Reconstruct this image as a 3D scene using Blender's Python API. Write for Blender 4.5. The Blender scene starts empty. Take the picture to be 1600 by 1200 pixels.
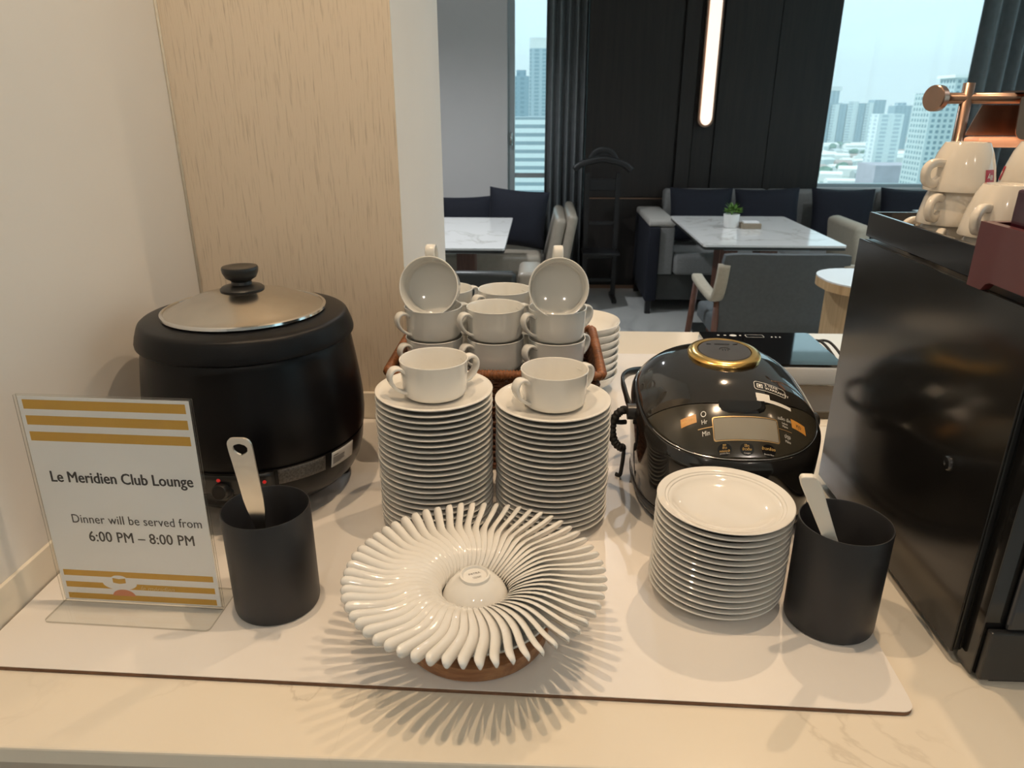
import bpy, bmesh, math, random
from mathutils import Vector, Matrix, Euler

random.seed(7)
PI = math.pi
scene = bpy.context.scene
COL = scene.collection
RAD = math.radians

# ------------------------------------------------------------------ camera
cam_data = bpy.data.cameras.new('camera')
cam_data.sensor_width = 36.0
cam_data.lens = 36.0 * 1123.0 / 1600.0
cam_data.clip_start = 0.02
cam_data.clip_end = 6000.0
cam_data.dof.use_dof = True
cam_data.dof.focus_distance = 0.98
cam_data.dof.aperture_fstop = 11.0
cam = bpy.data.objects.new('camera', cam_data)
COL.objects.link(cam)
cam.location = (0.0, 0.0, 1.506)
cam.rotation_euler = (RAD(90 - 21.2), 0.0, RAD(2.3))
scene.camera = cam

# ------------------------------------------------------------------ exposure
scene.view_settings.view_transform = 'Standard'
scene.view_settings.look = 'None'
scene.view_settings.gamma = 1.0
scene.view_settings.use_curve_mapping = False
scene.view_settings.exposure = 0.2

# ------------------------------------------------------------------ sky: bright hazy day
world = bpy.data.worlds.new('sky')
scene.world = world
world.use_nodes = True
wn = world.node_tree.nodes
wn['Background'].inputs['Color'].default_value = (0.70, 0.93, 1.0, 1.0)
wn['Background'].inputs['Strength'].default_value = 1.2

sun_data = bpy.data.lights.new('sun', 'SUN')
sun_data.energy = 2.6
sun_data.angle = RAD(6)
sun_data.color = (1.0, 0.97, 0.9)
sun = bpy.data.objects.new('sun', sun_data)
COL.objects.link(sun)
sun.rotation_euler = (RAD(2), RAD(-38), 0)     # high sun from the side, over the city

# ------------------------------------------------------------------ ceiling downlights and added fill lamps (fixtures are built further down)
WARM, NEUTRAL, COOL = (1.0, 0.72, 0.46), (1.0, 0.86, 0.74), (0.92, 0.96, 1.0)
SPOTS = [  # x, y, watts, half-angle, colour
    (-0.36, 0.80, 28.0, 66, WARM), (0.36, 0.82, 28.0, 66, WARM), (0.62, 1.72, 34.0, 58, WARM), (1.1, -1.1, 27.0, 74, NEUTRAL), (-0.15, -1.2, 27.0, 74, NEUTRAL),  # NEUTRAL pair: unseen lamps added behind the camera as front fill
    (0.3, 3.3, 36.0, 70, COOL), (-0.9, 4.5, 120.0, 74, COOL), (2.2, 4.3, 42.0, 70, COOL), (2.6, 1.2, 50.0, 74, COOL), (3.4, 3.0, 60.0, 74, COOL),  # COOL lamps: unseen, added to brighten the lounge and aisle
]
CEIL = 2.70
for i, (sx, sy, w, ang, hue) in enumerate(SPOTS):
    ld = bpy.data.lights.new('downlight_beam', 'SPOT')
    ld.energy = w
    ld.color = hue
    ld.spot_size = RAD(ang * 2)
    ld.spot_blend = 0.9
    ld.shadow_soft_size = 0.014
    lo = bpy.data.objects.new('downlight_beam', ld)
    COL.objects.link(lo)
    lo.location = (sx, sy, CEIL - 0.03)

# ================================================================== helpers
MATS = {}


def nodes_of(m):
    m.use_nodes = True
    nt = m.node_tree
    return nt, nt.nodes, nt.links, nt.nodes['Principled BSDF']


def pm(name, col, rough=0.5, metal=0.0, spec=0.5, noise=None, bump=None, coat=0.0, emis=None, stretch=(1, 1, 1), trans=0.0, sub=0.0, rvar=0.0):
    """principled material with a little procedural variation. noise=(scale, amount)  bump=(scale, strength)"""
    m = bpy.data.materials.new(name)
    nt, N, L, b = nodes_of(m)
    b.inputs['Base Color'].default_value = (*col, 1)
    b.inputs['Roughness'].default_value = rough
    b.inputs['Metallic'].default_value = metal
    b.inputs['Specular IOR Level'].default_value = spec
    b.inputs['Coat Weight'].default_value = coat
    b.inputs['Coat Roughness'].default_value = 0.05
    b.inputs['Transmission Weight'].default_value = trans
    if sub:
        b.inputs['Subsurface Weight'].default_value = sub
        b.inputs['Subsurface Radius'].default_value = (0.01, 0.008, 0.006)
        b.inputs['Subsurface Scale'].default_value = 0.3
    if emis:
        b.inputs['Emission Color'].default_value = (*emis[0], 1)
        b.inputs['Emission Strength'].default_value = emis[1]
    if noise or bump or rvar:
        tc = N.new('ShaderNodeTexCoord')
        mp = N.new('ShaderNodeMapping')
        mp.inputs['Scale'].default_value = stretch
        L.new(tc.outputs['Object'], mp.inputs['Vector'])
    if noise:
        n = N.new('ShaderNodeTexNoise')
        n.inputs['Scale'].default_value = noise[0]
        n.inputs['Detail'].default_value = 6
        L.new(mp.outputs['Vector'], n.inputs['Vector'])
        r = N.new('ShaderNodeValToRGB')
        a = noise[1]
        r.color_ramp.elements[0].position = 0.3
        r.color_ramp.elements[1].position = 0.7
        r.color_ramp.elements[0].color = (*[max(0, c * (1 - a)) for c in col], 1)
        r.color_ramp.elements[1].color = (*[min(1, c * (1 + a)) for c in col], 1)
        L.new(n.outputs['Fac'], r.inputs['Fac'])
        L.new(r.outputs['Color'], b.inputs['Base Color'])
    if rvar:
        n3 = N.new('ShaderNodeTexNoise')
        n3.inputs['Scale'].default_value = 14
        L.new(mp.outputs['Vector'], n3.inputs['Vector'])
        mr = N.new('ShaderNodeMapRange')
        mr.inputs['To Min'].default_value = max(0.0, rough - rvar)
        mr.inputs['To Max'].default_value = rough + rvar
        L.new(n3.outputs['Fac'], mr.inputs['Value'])
        L.new(mr.outputs['Result'], b.inputs['Roughness'])
    if bump:
        n2 = N.new('ShaderNodeTexNoise')
        n2.inputs['Scale'].default_value = bump[0]
        n2.inputs['Detail'].default_value = 5
        L.new(mp.outputs['Vector'], n2.inputs['Vector'])
        bp = N.new('ShaderNodeBump')
        bp.inputs['Strength'].default_value = bump[1]
        bp.inputs['Distance'].default_value = 0.002
        L.new(n2.outputs['Fac'], bp.inputs['Height'])
        L.new(bp.outputs['Normal'], b.inputs['Normal'])
    MATS[name] = m
    return m


def marble(name, base, vein, scale=1.6, rough=0.18, thin=0.035):
    m = bpy.data.materials.new(name)
    nt, N, L, b = nodes_of(m)
    tc = N.new('ShaderNodeTexCoord')
    n1 = N.new('ShaderNodeTexNoise')
    n1.inputs['Scale'].default_value = scale
    n1.inputs['Detail'].default_value = 8
    n1.inputs['Distortion'].default_value = 1.4
    L.new(tc.outputs['Object'], n1.inputs['Vector'])
    sub = N.new('ShaderNodeMath'); sub.operation = 'SUBTRACT'; sub.inputs[1].default_value = 0.5
    L.new(n1.outputs['Fac'], sub.inputs[0])
    ab = N.new('ShaderNodeMath'); ab.operation = 'ABSOLUTE'
    L.new(sub.outputs[0], ab.inputs[0])
    r = N.new('ShaderNodeValToRGB')
    r.color_ramp.elements[0].position = 0.0
    r.color_ramp.elements[0].color = (*vein, 1)
    r.color_ramp.elements[1].position = thin
    r.color_ramp.elements[1].color = (*base, 1)
    L.new(ab.outputs[0], r.inputs['Fac'])
    n2 = N.new('ShaderNodeTexNoise')
    n2.inputs['Scale'].default_value = scale * 1.3
    L.new(tc.outputs['Object'], n2.inputs['Vector'])
    r2 = N.new('ShaderNodeValToRGB')
    r2.color_ramp.elements[0].position = 0.45
    r2.color_ramp.elements[1].position = 0.62
    L.new(n2.outputs['Fac'], r2.inputs['Fac'])
    mx = N.new('ShaderNodeMix'); mx.data_type = 'RGBA'
    L.new(r2.outputs['Color'], mx.inputs['Factor'])
    mx.inputs['A'].default_value = (*base, 1)
    L.new(r.outputs['Color'], mx.inputs['B'])
    L.new(mx.outputs['Result'], b.inputs['Base Color'])
    b.inputs['Roughness'].default_value = rough
    MATS[name] = m
    return m


def streak(name, c1, c2, vec, rough, bump=0.0, detail=6, lo=0.35, hi=0.68, coat=0.0):
    """grain / slub running along one axis: vec stretches the noise"""
    m = bpy.data.materials.new(name)
    nt, N, L, b = nodes_of(m)
    tc = N.new('ShaderNodeTexCoord')
    mp = N.new('ShaderNodeMapping')
    mp.inputs['Scale'].default_value = vec
    L.new(tc.outputs['Object'], mp.inputs['Vector'])
    n = N.new('ShaderNodeTexNoise')
    n.inputs['Scale'].default_value = 1.0
    n.inputs['Detail'].default_value = detail
    n.inputs['Roughness'].default_value = 0.65
    L.new(mp.outputs['Vector'], n.inputs['Vector'])
    r = N.new('ShaderNodeValToRGB')
    r.color_ramp.elements[0].position = lo
    r.color_ramp.elements[0].color = (*c1, 1)
    r.color_ramp.elements[1].position = hi
    r.color_ramp.elements[1].color = (*c2, 1)
    L.new(n.outputs['Fac'], r.inputs['Fac'])
    L.new(r.outputs['Color'], b.inputs['Base Color'])
    b.inputs['Roughness'].default_value = rough
    b.inputs['Coat Weight'].default_value = coat
    if bump:
        bp = N.new('ShaderNodeBump')
        bp.inputs['Strength'].default_value = bump
        bp.inputs['Distance'].default_value = 0.002
        L.new(n.outputs['Fac'], bp.inputs['Height'])
        L.new(bp.outputs['Normal'], b.inputs['Normal'])
    MATS[name] = m
    return m


def clear_mat(name, tint, gloss=0.06, rough=0.0):
    """thin clear sheet: straight transmission plus a facing-dependent mirror"""
    m = bpy.data.materials.new(name)
    m.use_nodes = True
    nt = m.node_tree
    N, L = nt.nodes, nt.links
    N.clear()
    out = N.new('ShaderNodeOutputMaterial')
    t = N.new('ShaderNodeBsdfTransparent'); t.inputs['Color'].default_value = (*tint, 1)
    g = N.new('ShaderNodeBsdfGlossy'); g.inputs['Roughness'].default_value = rough
    fr = N.new('ShaderNodeLayerWeight'); fr.inputs['Blend'].default_value = 0.5
    pw = N.new('ShaderNodeMath'); pw.operation = 'POWER'; pw.inputs[1].default_value = 5.0
    ma = N.new('ShaderNodeMath'); ma.operation = 'MULTIPLY_ADD'; ma.inputs[1].default_value = 0.9; ma.inputs[2].default_value = gloss * 0.6
    L.new(fr.outputs['Facing'], pw.inputs[0])
    L.new(pw.outputs[0], ma.inputs[0])
    mx = N.new('ShaderNodeMixShader')
    L.new(ma.outputs[0], mx.inputs['Fac'])
    L.new(t.outputs['BSDF'], mx.inputs[1])
    L.new(g.outputs['BSDF'], mx.inputs[2])
    L.new(mx.outputs['Shader'], out.inputs['Surface'])
    MATS[name] = m
    return m


def facade(name, wall, glass, du, dv, fu, fv, rough=0.6):
    """far building skin: rows of windows too small to tell apart"""
    m = bpy.data.materials.new(name)
    nt, N, L, b = nodes_of(m)
    tc = N.new('ShaderNodeTexCoord')
    sp = N.new('ShaderNodeSeparateXYZ')
    L.new(tc.outputs['Object'], sp.inputs['Vector'])
    ad = N.new('ShaderNodeMath'); ad.operation = 'ADD'
    L.new(sp.outputs['X'], ad.inputs[0]); L.new(sp.outputs['Y'], ad.inputs[1])

    def cell(src, d, frac):
        dv_ = N.new('ShaderNodeMath'); dv_.operation = 'DIVIDE'; dv_.inputs[1].default_value = d
        L.new(src, dv_.inputs[0])
        fr = N.new('ShaderNodeMath'); fr.operation = 'FRACT'
        L.new(dv_.outputs[0], fr.inputs[0])
        gt = N.new('ShaderNodeMath'); gt.operation = 'GREATER_THAN'; gt.inputs[1].default_value = 1 - frac
        L.new(fr.outputs[0], gt.inputs[0])
        return gt.outputs[0]
    mu = N.new('ShaderNodeMath'); mu.operation = 'MULTIPLY'
    L.new(cell(ad.outputs[0], du, fu), mu.inputs[0])
    L.new(cell(sp.outputs['Z'], dv, fv), mu.inputs[1])
    mx = N.new('ShaderNodeMix'); mx.data_type = 'RGBA'
    L.new(mu.outputs[0], mx.inputs['Factor'])
    mx.inputs['A'].default_value = (*wall, 1)
    mx.inputs['B'].default_value = (*glass, 1)
    L.new(mx.outputs['Result'], b.inputs['Base Color'])
    b.inputs['Roughness'].default_value = rough
    b.inputs['Specular IOR Level'].default_value = 0.2
    MATS[name] = m
    return m


# ---- mesh helpers
def mesh_from(name, verts, faces, smooth=False):
    me = bpy.data.meshes.new(name)
    me.from_pydata([tuple(v) for v in verts], [], faces)
    me.update()
    if smooth:
        me.polygons.foreach_set('use_smooth', [True] * len(me.polygons))
    return me


def bm_mesh(bm, name, smooth=False):
    bmesh.ops.recalc_face_normals(bm, faces=bm.faces)
    me = bpy.data.meshes.new(name)
    bm.to_mesh(me)
    bm.free()
    if smooth:
        me.polygons.foreach_set('use_smooth', [True] * len(me.polygons))
    return me


def box_bm(bm, size, loc=(0, 0, 0), rot=None):
    M = Matrix.Translation(loc)
    if rot:
        M = M @ Euler(rot).to_matrix().to_4x4()
    M = M @ Matrix.Diagonal((*size, 1))
    return bmesh.ops.create_cube(bm, size=1.0, matrix=M)['verts']


def box(name, size, loc=(0, 0, 0), bevel=0.0, seg=2, rot=None):
    bm = bmesh.new()
    box_bm(bm, size, loc, rot)
    if bevel:
        bmesh.ops.bevel(bm, geom=bm.edges[:], offset=bevel, segments=seg, profile=0.5, affect='EDGES')
    return bm_mesh(bm, name, smooth=False if seg < 3 else True)


def span(name, x0, x1, y0, y1, z0, z1, bevel=0.0, seg=2):
    return box(name, (x1 - x0, y1 - y0, z1 - z0), ((x0 + x1) / 2, (y0 + y1) / 2, (z0 + z1) / 2), bevel, seg)


def lathe(name, prof, seg=48, closed=True, smooth_angle=35):
    """revolve a profile [(r, z), ...]; r == 0 becomes a pole"""
    verts, faces, rings = [], [], []
    for r, z in prof:
        if r < 1e-6:
            rings.append([len(verts)])
            verts.append((0, 0, z))
        else:
            base = len(verts)
            for k in range(seg):
                a = 2 * PI * k / seg
                verts.append((r * math.cos(a), r * math.sin(a), z))
            rings.append(list(range(base, base + seg)))
    pairs = list(zip(rings[:-1], rings[1:]))
    if closed and len(rings[0]) > 1 and len(rings[-1]) > 1:
        pairs.append((rings[-1], rings[0]))
    for A, B in pairs:
        for k in range(seg):
            k2 = (k + 1) % seg
            if len(A) == 1 and len(B) == 1:
                continue
            if len(A) == 1:
                faces.append((A[0], B[k2], B[k]))
            elif len(B) == 1:
                faces.append((A[k], A[k2], B[0]))
            else:
                faces.append((A[k], A[k2], B[k2], B[k]))
    me = mesh_from(name, verts, faces)
    bm = bmesh.new(); bm.from_mesh(me)
    bmesh.ops.recalc_face_normals(bm, faces=bm.faces)
    for fc in bm.faces:
        fc.smooth = True
    for e in bm.edges:
        if len(e.link_faces) == 2 and e.calc_face_angle(0) > RAD(smooth_angle):
            e.smooth = False
    bm.to_mesh(me); bm.free()
    return me


def tube_into(verts, faces, pts, rad, sides=8, closed=False, flat=None):
    """sweep a circle (or an ellipse: flat=(width, thick, side vector)) along pts"""
    pts = [Vector(p) for p in pts]
    n = len(pts)
    base = len(verts)
    up = Vector((0, 0, 1))
    prev = None
    for i, p in enumerate(pts):
        if closed:
            t = (pts[(i + 1) % n] - pts[i - 1]).normalized()
        else:
            t = (pts[min(i + 1, n - 1)] - pts[max(i - 1, 0)]).normalized()
        if flat:
            a = Vector(flat[2]); a = (a - t * a.dot(t)).normalized()
        elif prev is None:
            a = up.cross(t)
            if a.length < 1e-3:
                a = Vector((1, 0, 0)).cross(t)
            a.normalize()
        else:
            a = (prev - t * prev.dot(t)).normalized()
        prev = a
        b = t.cross(a)
        r = rad[i] if isinstance(rad, (list, tuple)) else rad
        for k in range(sides):
            th = 2 * PI * k / sides
            if flat:
                c, s = math.cos(th), math.sin(th)
                e = 0.5
                cc = math.copysign(abs(c) ** e, c); ss = math.copysign(abs(s) ** e, s)
                verts.append(p + a * cc * flat[0] * 0.5 + b * ss * flat[1] * 0.5)
            else:
                verts.append(p + a * math.cos(th) * r + b * math.sin(th) * r)
    m = n if closed else n - 1
    for i in range(m):
        for k in range(sides):
            i2 = (i + 1) % n; k2 = (k + 1) % sides
            faces.append((base + i * sides + k, base + i * sides + k2, base + i2 * sides + k2, base + i2 * sides + k))
    if not closed:
        faces.append(tuple(base + k for k in range(sides))[::-1])
        faces.append(tuple(base + (n - 1) * sides + k for k in range(sides)))


def tube(name, pts, rad, sides=10, closed=False, flat=None, smooth=True):
    v, f = [], []
    tube_into(v, f, pts, rad, sides, closed, flat)
    me = mesh_from(name, v, f)
    bm = bmesh.new(); bm.from_mesh(me)
    return bm_mesh(bm, name, smooth)


def spline(ctrl, n=8):
    """Catmull-Rom through the control points"""
    P = [Vector(p) for p in ctrl]
    P = [P[0] * 2 - P[1]] + P + [P[-1] * 2 - P[-2]]
    out = []
    for i in range(1, len(P) - 2):
        for k in range(n):
            t = k / n
            out.append(0.5 * ((2 * P[i]) + (P[i + 1] - P[i - 1]) * t + (2 * P[i - 1] - 5 * P[i] + 4 * P[i + 1] - P[i + 2]) * t * t
                              + (3 * P[i] - P[i - 1] - 3 * P[i + 1] + P[i + 2]) * t ** 3))
    out.append(P[-2])
    return out


def prism(name, poly, z0, z1, smooth=False):
    """extrude a flat xy polygon"""
    bm = bmesh.new()
    vs = [bm.verts.new((x, y, z0)) for x, y in poly]
    fc = bm.faces.new(vs)
    r = bmesh.ops.extrude_face_region(bm, geom=[fc])
    for e in r['geom']:
        if isinstance(e, bmesh.types.BMVert):
            e.co.z = z1
    return bm_mesh(bm, name, smooth)


def sheet(name, poly, z=0.0):
    return mesh_from(name, [(x, y, z) for x, y in poly], [tuple(range(len(poly)))])


def rrect(w, h, r, n=5, cx=0, cy=0):
    out = []
    for sx, sy, a0 in ((1, 1, 0), (-1, 1, 90), (-1, -1, 180), (1, -1, 270)):
        for k in range(n + 1):
            a = RAD(a0 + 90 * k / n)
            out.append((cx + sx * (w / 2 - r) + r * math.cos(a), cy + sy * (h / 2 - r) + r * math.sin(a)))
    return out


def pillow(name, w, h, t, n=14):
    v, f = [], []
    for side in (1, -1):
        for i in range(n + 1):
            for j in range(n + 1):
                u = -1 + 2 * i / n; q = -1 + 2 * j / n
                bulge = max(0.0, (1 - abs(u) ** 2.6) * (1 - abs(q) ** 2.6)) ** 0.55
                pinch = 1 - 0.06 * (1 - abs(u) ** 2) * (abs(q) ** 4) - 0.06 * (1 - abs(q) ** 2) * (abs(u) ** 4)
                v.append((u * w / 2 * pinch, side * t / 2 * bulge + side * 0.004, q * h / 2 * pinch))
    m = (n + 1) ** 2
    for s in (0, 1):
        for i in range(n):
            for j in range(n):
                a = s * m + i * (n + 1) + j
                f.append((a, a + 1, a + n + 2, a + n + 1))
    edge = [i * (n + 1) for i in range(n + 1)] + [n * (n + 1) + j for j in range(1, n + 1)] + \
           [i * (n + 1) + n for i in range(n - 1, -1, -1)] + [j for j in range(n - 1, 0, -1)]
    for k in range(len(edge)):
        a, b = edge[k], edge[(k + 1) % len(edge)]
        f.append((a, b, b + m, a + m))
    bm = bmesh.new(); bm.from_mesh(mesh_from(name, v, f))
    return bm_mesh(bm, name, True)


# ---- object helpers
def ob(name, me, mats=None, parent=None, loc=(0, 0, 0), rot=(0, 0, 0), kind=None):
    o = bpy.data.objects.new(name, me)
    COL.objects.link(o)
    o.location = loc
    o.rotation_euler = rot
    if parent:
        o.parent = parent
    if mats is not None and me is not None:
        for m in (mats if isinstance(mats, (list, tuple)) else [mats]):
            if isinstance(m, str):
                m = MATS[m]
            if m.name not in [x.name for x in me.materials if x]:
                me.materials.append(m)
    if kind:
        o['kind'] = kind
    return o


def tag(o, label, cat, group=None):
    o['label'] = label
    o['category'] = cat
    if group:
        o['group'] = group
    return o


def thing(name, label, cat, loc=(0, 0, 0), rot=(0, 0, 0), group=None):
    o = bpy.data.objects.new(name, None)
    COL.objects.link(o)
    o.empty_display_size = 0.05
    o.location = loc
    o.rotation_euler = rot
    return tag(o, label, cat, group)


def dup(o, parent=None):
    c = o.copy()
    COL.objects.link(c)
    c.parent = parent
    for ch in list(o.children):
        dup(ch, c)
    return c


ORD = ('topmost second third fourth fifth sixth seventh eighth ninth tenth eleventh twelfth thirteenth fourteenth fifteenth sixteenth '
       'seventeenth eighteenth nineteenth twentieth twenty-first twenty-second twenty-third twenty-fourth').split()
TENS = {2: 'twenty', 3: 'thirty', 4: 'forty', 5: 'fifty', 6: 'sixty'}
UNIT = 'first second third fourth fifth sixth seventh eighth ninth'.split()


def ordinal(n):
    if n < 20:
        return (['first'] + ORD[1:20])[n - 1]
    t, u = divmod(n, 10)
    if u == 0:
        return TENS[t][:-1] + 'ieth'
    return TENS[t] + '-' + UNIT[u - 1]


# ---- lettering: all text meshes are made in one go
TEXTS = {}


def need_text(key, body, size, offset=0.0, align='CENTER', shear=0.0, spacing=1.0):
    c = bpy.data.curves.new('lettering', 'FONT')
    c.body = body
    c.size = size
    c.align_x = align
    c.align_y = 'CENTER'
    c.offset = offset
    c.shear = shear
    c.space_character = spacing
    c.resolution_u = 3
    o = bpy.data.objects.new('lettering_source', c)
    COL.objects.link(o)
    TEXTS[key] = o


def realise_texts():
    bpy.context.view_layer.update()
    dg = bpy.context.evaluated_depsgraph_get()
    for k, o in list(TEXTS.items()):
        me = bpy.data.meshes.new_from_object(o.evaluated_get(dg))
        me.materials.clear()
        c = o.data
        bpy.data.objects.remove(o)
        bpy.data.curves.remove(c)
        TEXTS[k] = me


need_text('title', 'Le Meridien Club Lounge', 0.0205)
need_text('dinner', 'Dinner will be served from', 0.0172, -0.00005, spacing=1.02)
need_text('hours', '6:00 PM \u2013 8:00 PM', 0.0205, spacing=1.03)
need_text('signature', 'le m\u00e9ridien', 0.010, -0.0001, shear=0.5)
need_text('warranty', '2 YEAR\nWARRANTY', 0.0082, 0.0001, 'LEFT')
need_text('hr', 'Hr', 0.0075)
need_text('min', 'Min', 0.0075)
need_text('b1', '\u0e2b\u0e38\u0e07\n\u0e02\u0e49\u0e32\u0e27\n\u0e2b\u0e2d\u0e21\u0e21\u0e30\u0e25\u0e34', 0.0052)
need_text('b1s', 'Jasmine Rice', 0.0030)
need_text('b2', '\u0e42\u0e08\u0e4a\u0e01\n\u0e02\u0e49\u0e32\u0e27\u0e15\u0e49\u0e21', 0.0058)
need_text('b2s', 'Congee', 0.0032)
need_text('b3', '\u0e02\u0e49\u0e32\u0e27\u0e01\u0e25\u0e49\u0e2d\u0e07', 0.0062)
need_text('b3s', 'Brown Rice', 0.0032)
need_text('start', '\u0e2b\u0e38\u0e07', 0.0075)
need_text('cancel', '\u0e22\u0e01\u0e40\u0e25\u0e34\u0e01/\u0e2d\u0e38\u0e48\u0e19', 0.0046)
need_text('menu1', '\u0e40\u0e21\u0e25\u0e47\u0e14 \u0e40\u0e25\u0e47\u0e01', 0.0052)
need_text('menu2', 'Select\nMenu', 0.0036)
need_text('menu3', '\u0e1b\u0e23\u0e38\u0e07', 0.0056)
need_text('menu4', 'Menu', 0.0036)
need_text('stamp', 'PATRA', 0.0048)
need_text('stamp2', 'PORCELAIN\nTHAILAND', 0.0020)
need_text('illy', 'illy', 0.0085)
realise_texts()


def embolden(me, d):
    v0 = [tuple(v.co) for v in me.vertices]
    f0 = [tuple(p.vertices) for p in me.polygons]
    v, f = [], []
    for dx, dy in ((-d, 0), (0, d * 0.5), (0, -d * 0.5), (d, 0)):
        b = len(v)
        v += [(x + dx, y + dy, z + 0.00002 * (dx + dy > 0)) for x, y, z in v0]
        f += [tuple(b + k for k in q) for q in f0]
    return mesh_from('lettering', v, f)


TEXTS['title'] = embolden(TEXTS['title'], 0.00058)
TEXTS['dinner'] = embolden(TEXTS['dinner'], 0.00018)
TEXTS['hours'] = embolden(TEXTS['hours'], 0.00036)
TEXTS['illy'] = embolden(TEXTS['illy'], 0.0002)

# ================================================================== materials
pm('paint_white', (0.74, 0.72, 0.69), 0.55, noise=(3, 0.02), bump=(220, 0.04))
pm('paint_grey', (0.72, 0.69, 0.68), 0.6, noise=(3, 0.02), bump=(200, 0.04))
pm('paint_ceiling', (0.80, 0.79, 0.77), 0.7, noise=(3, 0.02))
streak('wallpaper', (0.44, 0.375, 0.295), (0.67, 0.585, 0.475), (300, 300, 14), 0.65, bump=0.25, detail=3, lo=0.22, hi=0.46)
pm('caulk', (0.80, 0.74, 0.62), 0.5, noise=(60, 0.05))
marble('counter_marble', (0.80, 0.725, 0.60), (0.68, 0.605, 0.49), 3.2, 0.16, 0.013)
marble('table_marble', (0.80, 0.79, 0.77), (0.55, 0.52, 0.48), 2.2, 0.12, 0.03)
marble('floor_marble', (0.56, 0.56, 0.54), (0.40, 0.40, 0.39), 0.9, 0.22, 0.05)
pm('upstand', (0.78, 0.72, 0.61), 0.3, noise=(8, 0.03))
pm('cabinet', (0.50, 0.44, 0.36), 0.45, noise=(5, 0.04))
pm('gap_dark', (0.05, 0.04, 0.035), 0.8, noise=(20, 0.1))
pm('board_white', (0.80, 0.765, 0.72), 0.32, noise=(4, 0.015), rvar=0.05)
streak('board_core', (0.12, 0.06, 0.03), (0.25, 0.13, 0.07), (60, 60, 400), 0.8, bump=0.3)
pm('porcelain', (0.80, 0.785, 0.74), 0.07, spec=0.55, noise=(6, 0.01), coat=0.3)
pm('porcelain_cool', (0.74, 0.745, 0.72), 0.10, spec=0.55, noise=(6, 0.01), coat=0.3)
pm('kettle_black', (0.0045, 0.0045, 0.0055), 0.26, spec=0.25, bump=(900, 0.10), noise=(30, 0.15))
pm('kettle_collar', (0.0055, 0.006, 0.0075), 0.34, spec=0.22, bump=(900, 0.14), noise=(30, 0.15))
pm('gloss_black', (0.010, 0.010, 0.010), 0.10, noise=(20, 0.1), coat=0.4)
pm('plastic_black', (0.015, 0.015, 0.015), 0.30, noise=(20, 0.15))
pm('rubber', (0.018, 0.018, 0.018), 0.6, noise=(30, 0.2))
pm('steel', (0.62, 0.58, 0.52), 0.20, metal=1.0, noise=(40, 0.04), rvar=0.06)
pm('steel_handle', (0.74, 0.70, 0.64), 0.26, metal=1.0, noise=(60, 0.04), rvar=0.05)
pm('chrome', (0.75, 0.74, 0.72), 0.12, metal=1.0, noise=(40, 0.02))
pm('lamp_red', (0.55, 0.02, 0.02), 0.3, noise=(20, 0.1), emis=((1.0, 0.05, 0.04), 0.15))
pm('plate_foil', (0.085, 0.08, 0.075), 0.5, metal=0.3, noise=(350, 0.5))
pm('sticker_silver', (0.55, 0.55, 0.54), 0.35, metal=0.2, noise=(100, 0.06))
pm('ink_dark', (0.045, 0.04, 0.04), 0.6, noise=(50, 0.1))
pm('ink_grey', (0.10, 0.09, 0.085), 0.6, noise=(50, 0.1))
pm('mug_black', (0.020, 0.020, 0.022), 0.42, noise=(25, 0.08), bump=(500, 0.03))
pm('paddle_white', (0.80, 0.76, 0.68), 0.35, noise=(10, 0.02), sub=0.1)
pm('paper', (0.90, 0.89, 0.89), 0.45, noise=(9, 0.015))
pm('print_gold', (0.66, 0.36, 0.035), 0.42, noise=(12, 0.03))
pm('print_coral', (0.72, 0.26, 0.13), 0.45, noise=(12, 0.03))
pm('print_cream', (0.78, 0.66, 0.40), 0.45, noise=(12, 0.03))
clear_mat('acrylic', (0.985, 0.99, 0.985), 0.04)
clear_mat('acrylic_edge', (0.62, 0.61, 0.56), 0.5, 0.1)
clear_mat('window_glass', (0.92, 0.985, 1.0), 0.04)
streak('wood_disc', (0.24, 0.105, 0.045), (0.40, 0.20, 0.09), (18, 140, 140), 0.45, bump=0.08)
pm('rattan', (0.15, 0.052, 0.020), 0.45, noise=(90, 0.45), bump=(300, 0.3))
pm('rattan_rim', (0.24, 0.088, 0.030), 0.42, noise=(120, 0.4), bump=(300, 0.3))
pm('cooker_lid', (0.020, 0.018, 0.015), 0.07, spec=0.6, noise=(15, 0.1), coat=0.5)
pm('cooker_panel', (0.040, 0.036, 0.026), 0.16, spec=0.5, noise=(15, 0.06), coat=0.3)
pm('cooker_body', (0.013, 0.012, 0.011), 0.10, spec=0.55, noise=(15, 0.1), coat=0.4)
pm('gold_ring', (0.80, 0.50, 0.16), 0.24, metal=1.0, noise=(30, 0.04))
pm('gold_line', (0.62, 0.42, 0.20), 0.35, metal=0.8, noise=(30, 0.04))
pm('button_orange', (0.62, 0.29, 0.06), 0.35, noise=(30, 0.04))
pm('vent_grey', (0.055, 0.055, 0.058), 0.28, noise=(30, 0.1))
pm('display', (0.30, 0.28, 0.23), 0.08, spec=0.6, noise=(10, 0.06), coat=0.5)
pm('print_white', (0.75, 0.74, 0.70), 0.5, noise=(50, 0.03))
pm('print_amber', (0.78, 0.50, 0.14), 0.5, noise=(50, 0.03))
pm('hob_glass', (0.006, 0.006, 0.007), 0.03, spec=0.7, noise=(10, 0.1), coat=0.6)
pm('hob_body', (0.78, 0.77, 0.75), 0.35, noise=(10, 0.02))
pm('slab_olive', (0.07, 0.055, 0.035), 0.4, noise=(12, 0.08))
pm('machine_side', (0.010, 0.0095, 0.009), 0.16, spec=0.55, noise=(8, 0.1), rvar=0.04)
pm('machine_front', (0.030, 0.030, 0.030), 0.30, noise=(8, 0.08))
pm('machine_rail', (0.018, 0.021, 0.027), 0.06, spec=0.6, noise=(8, 0.08), coat=0.3)
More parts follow.
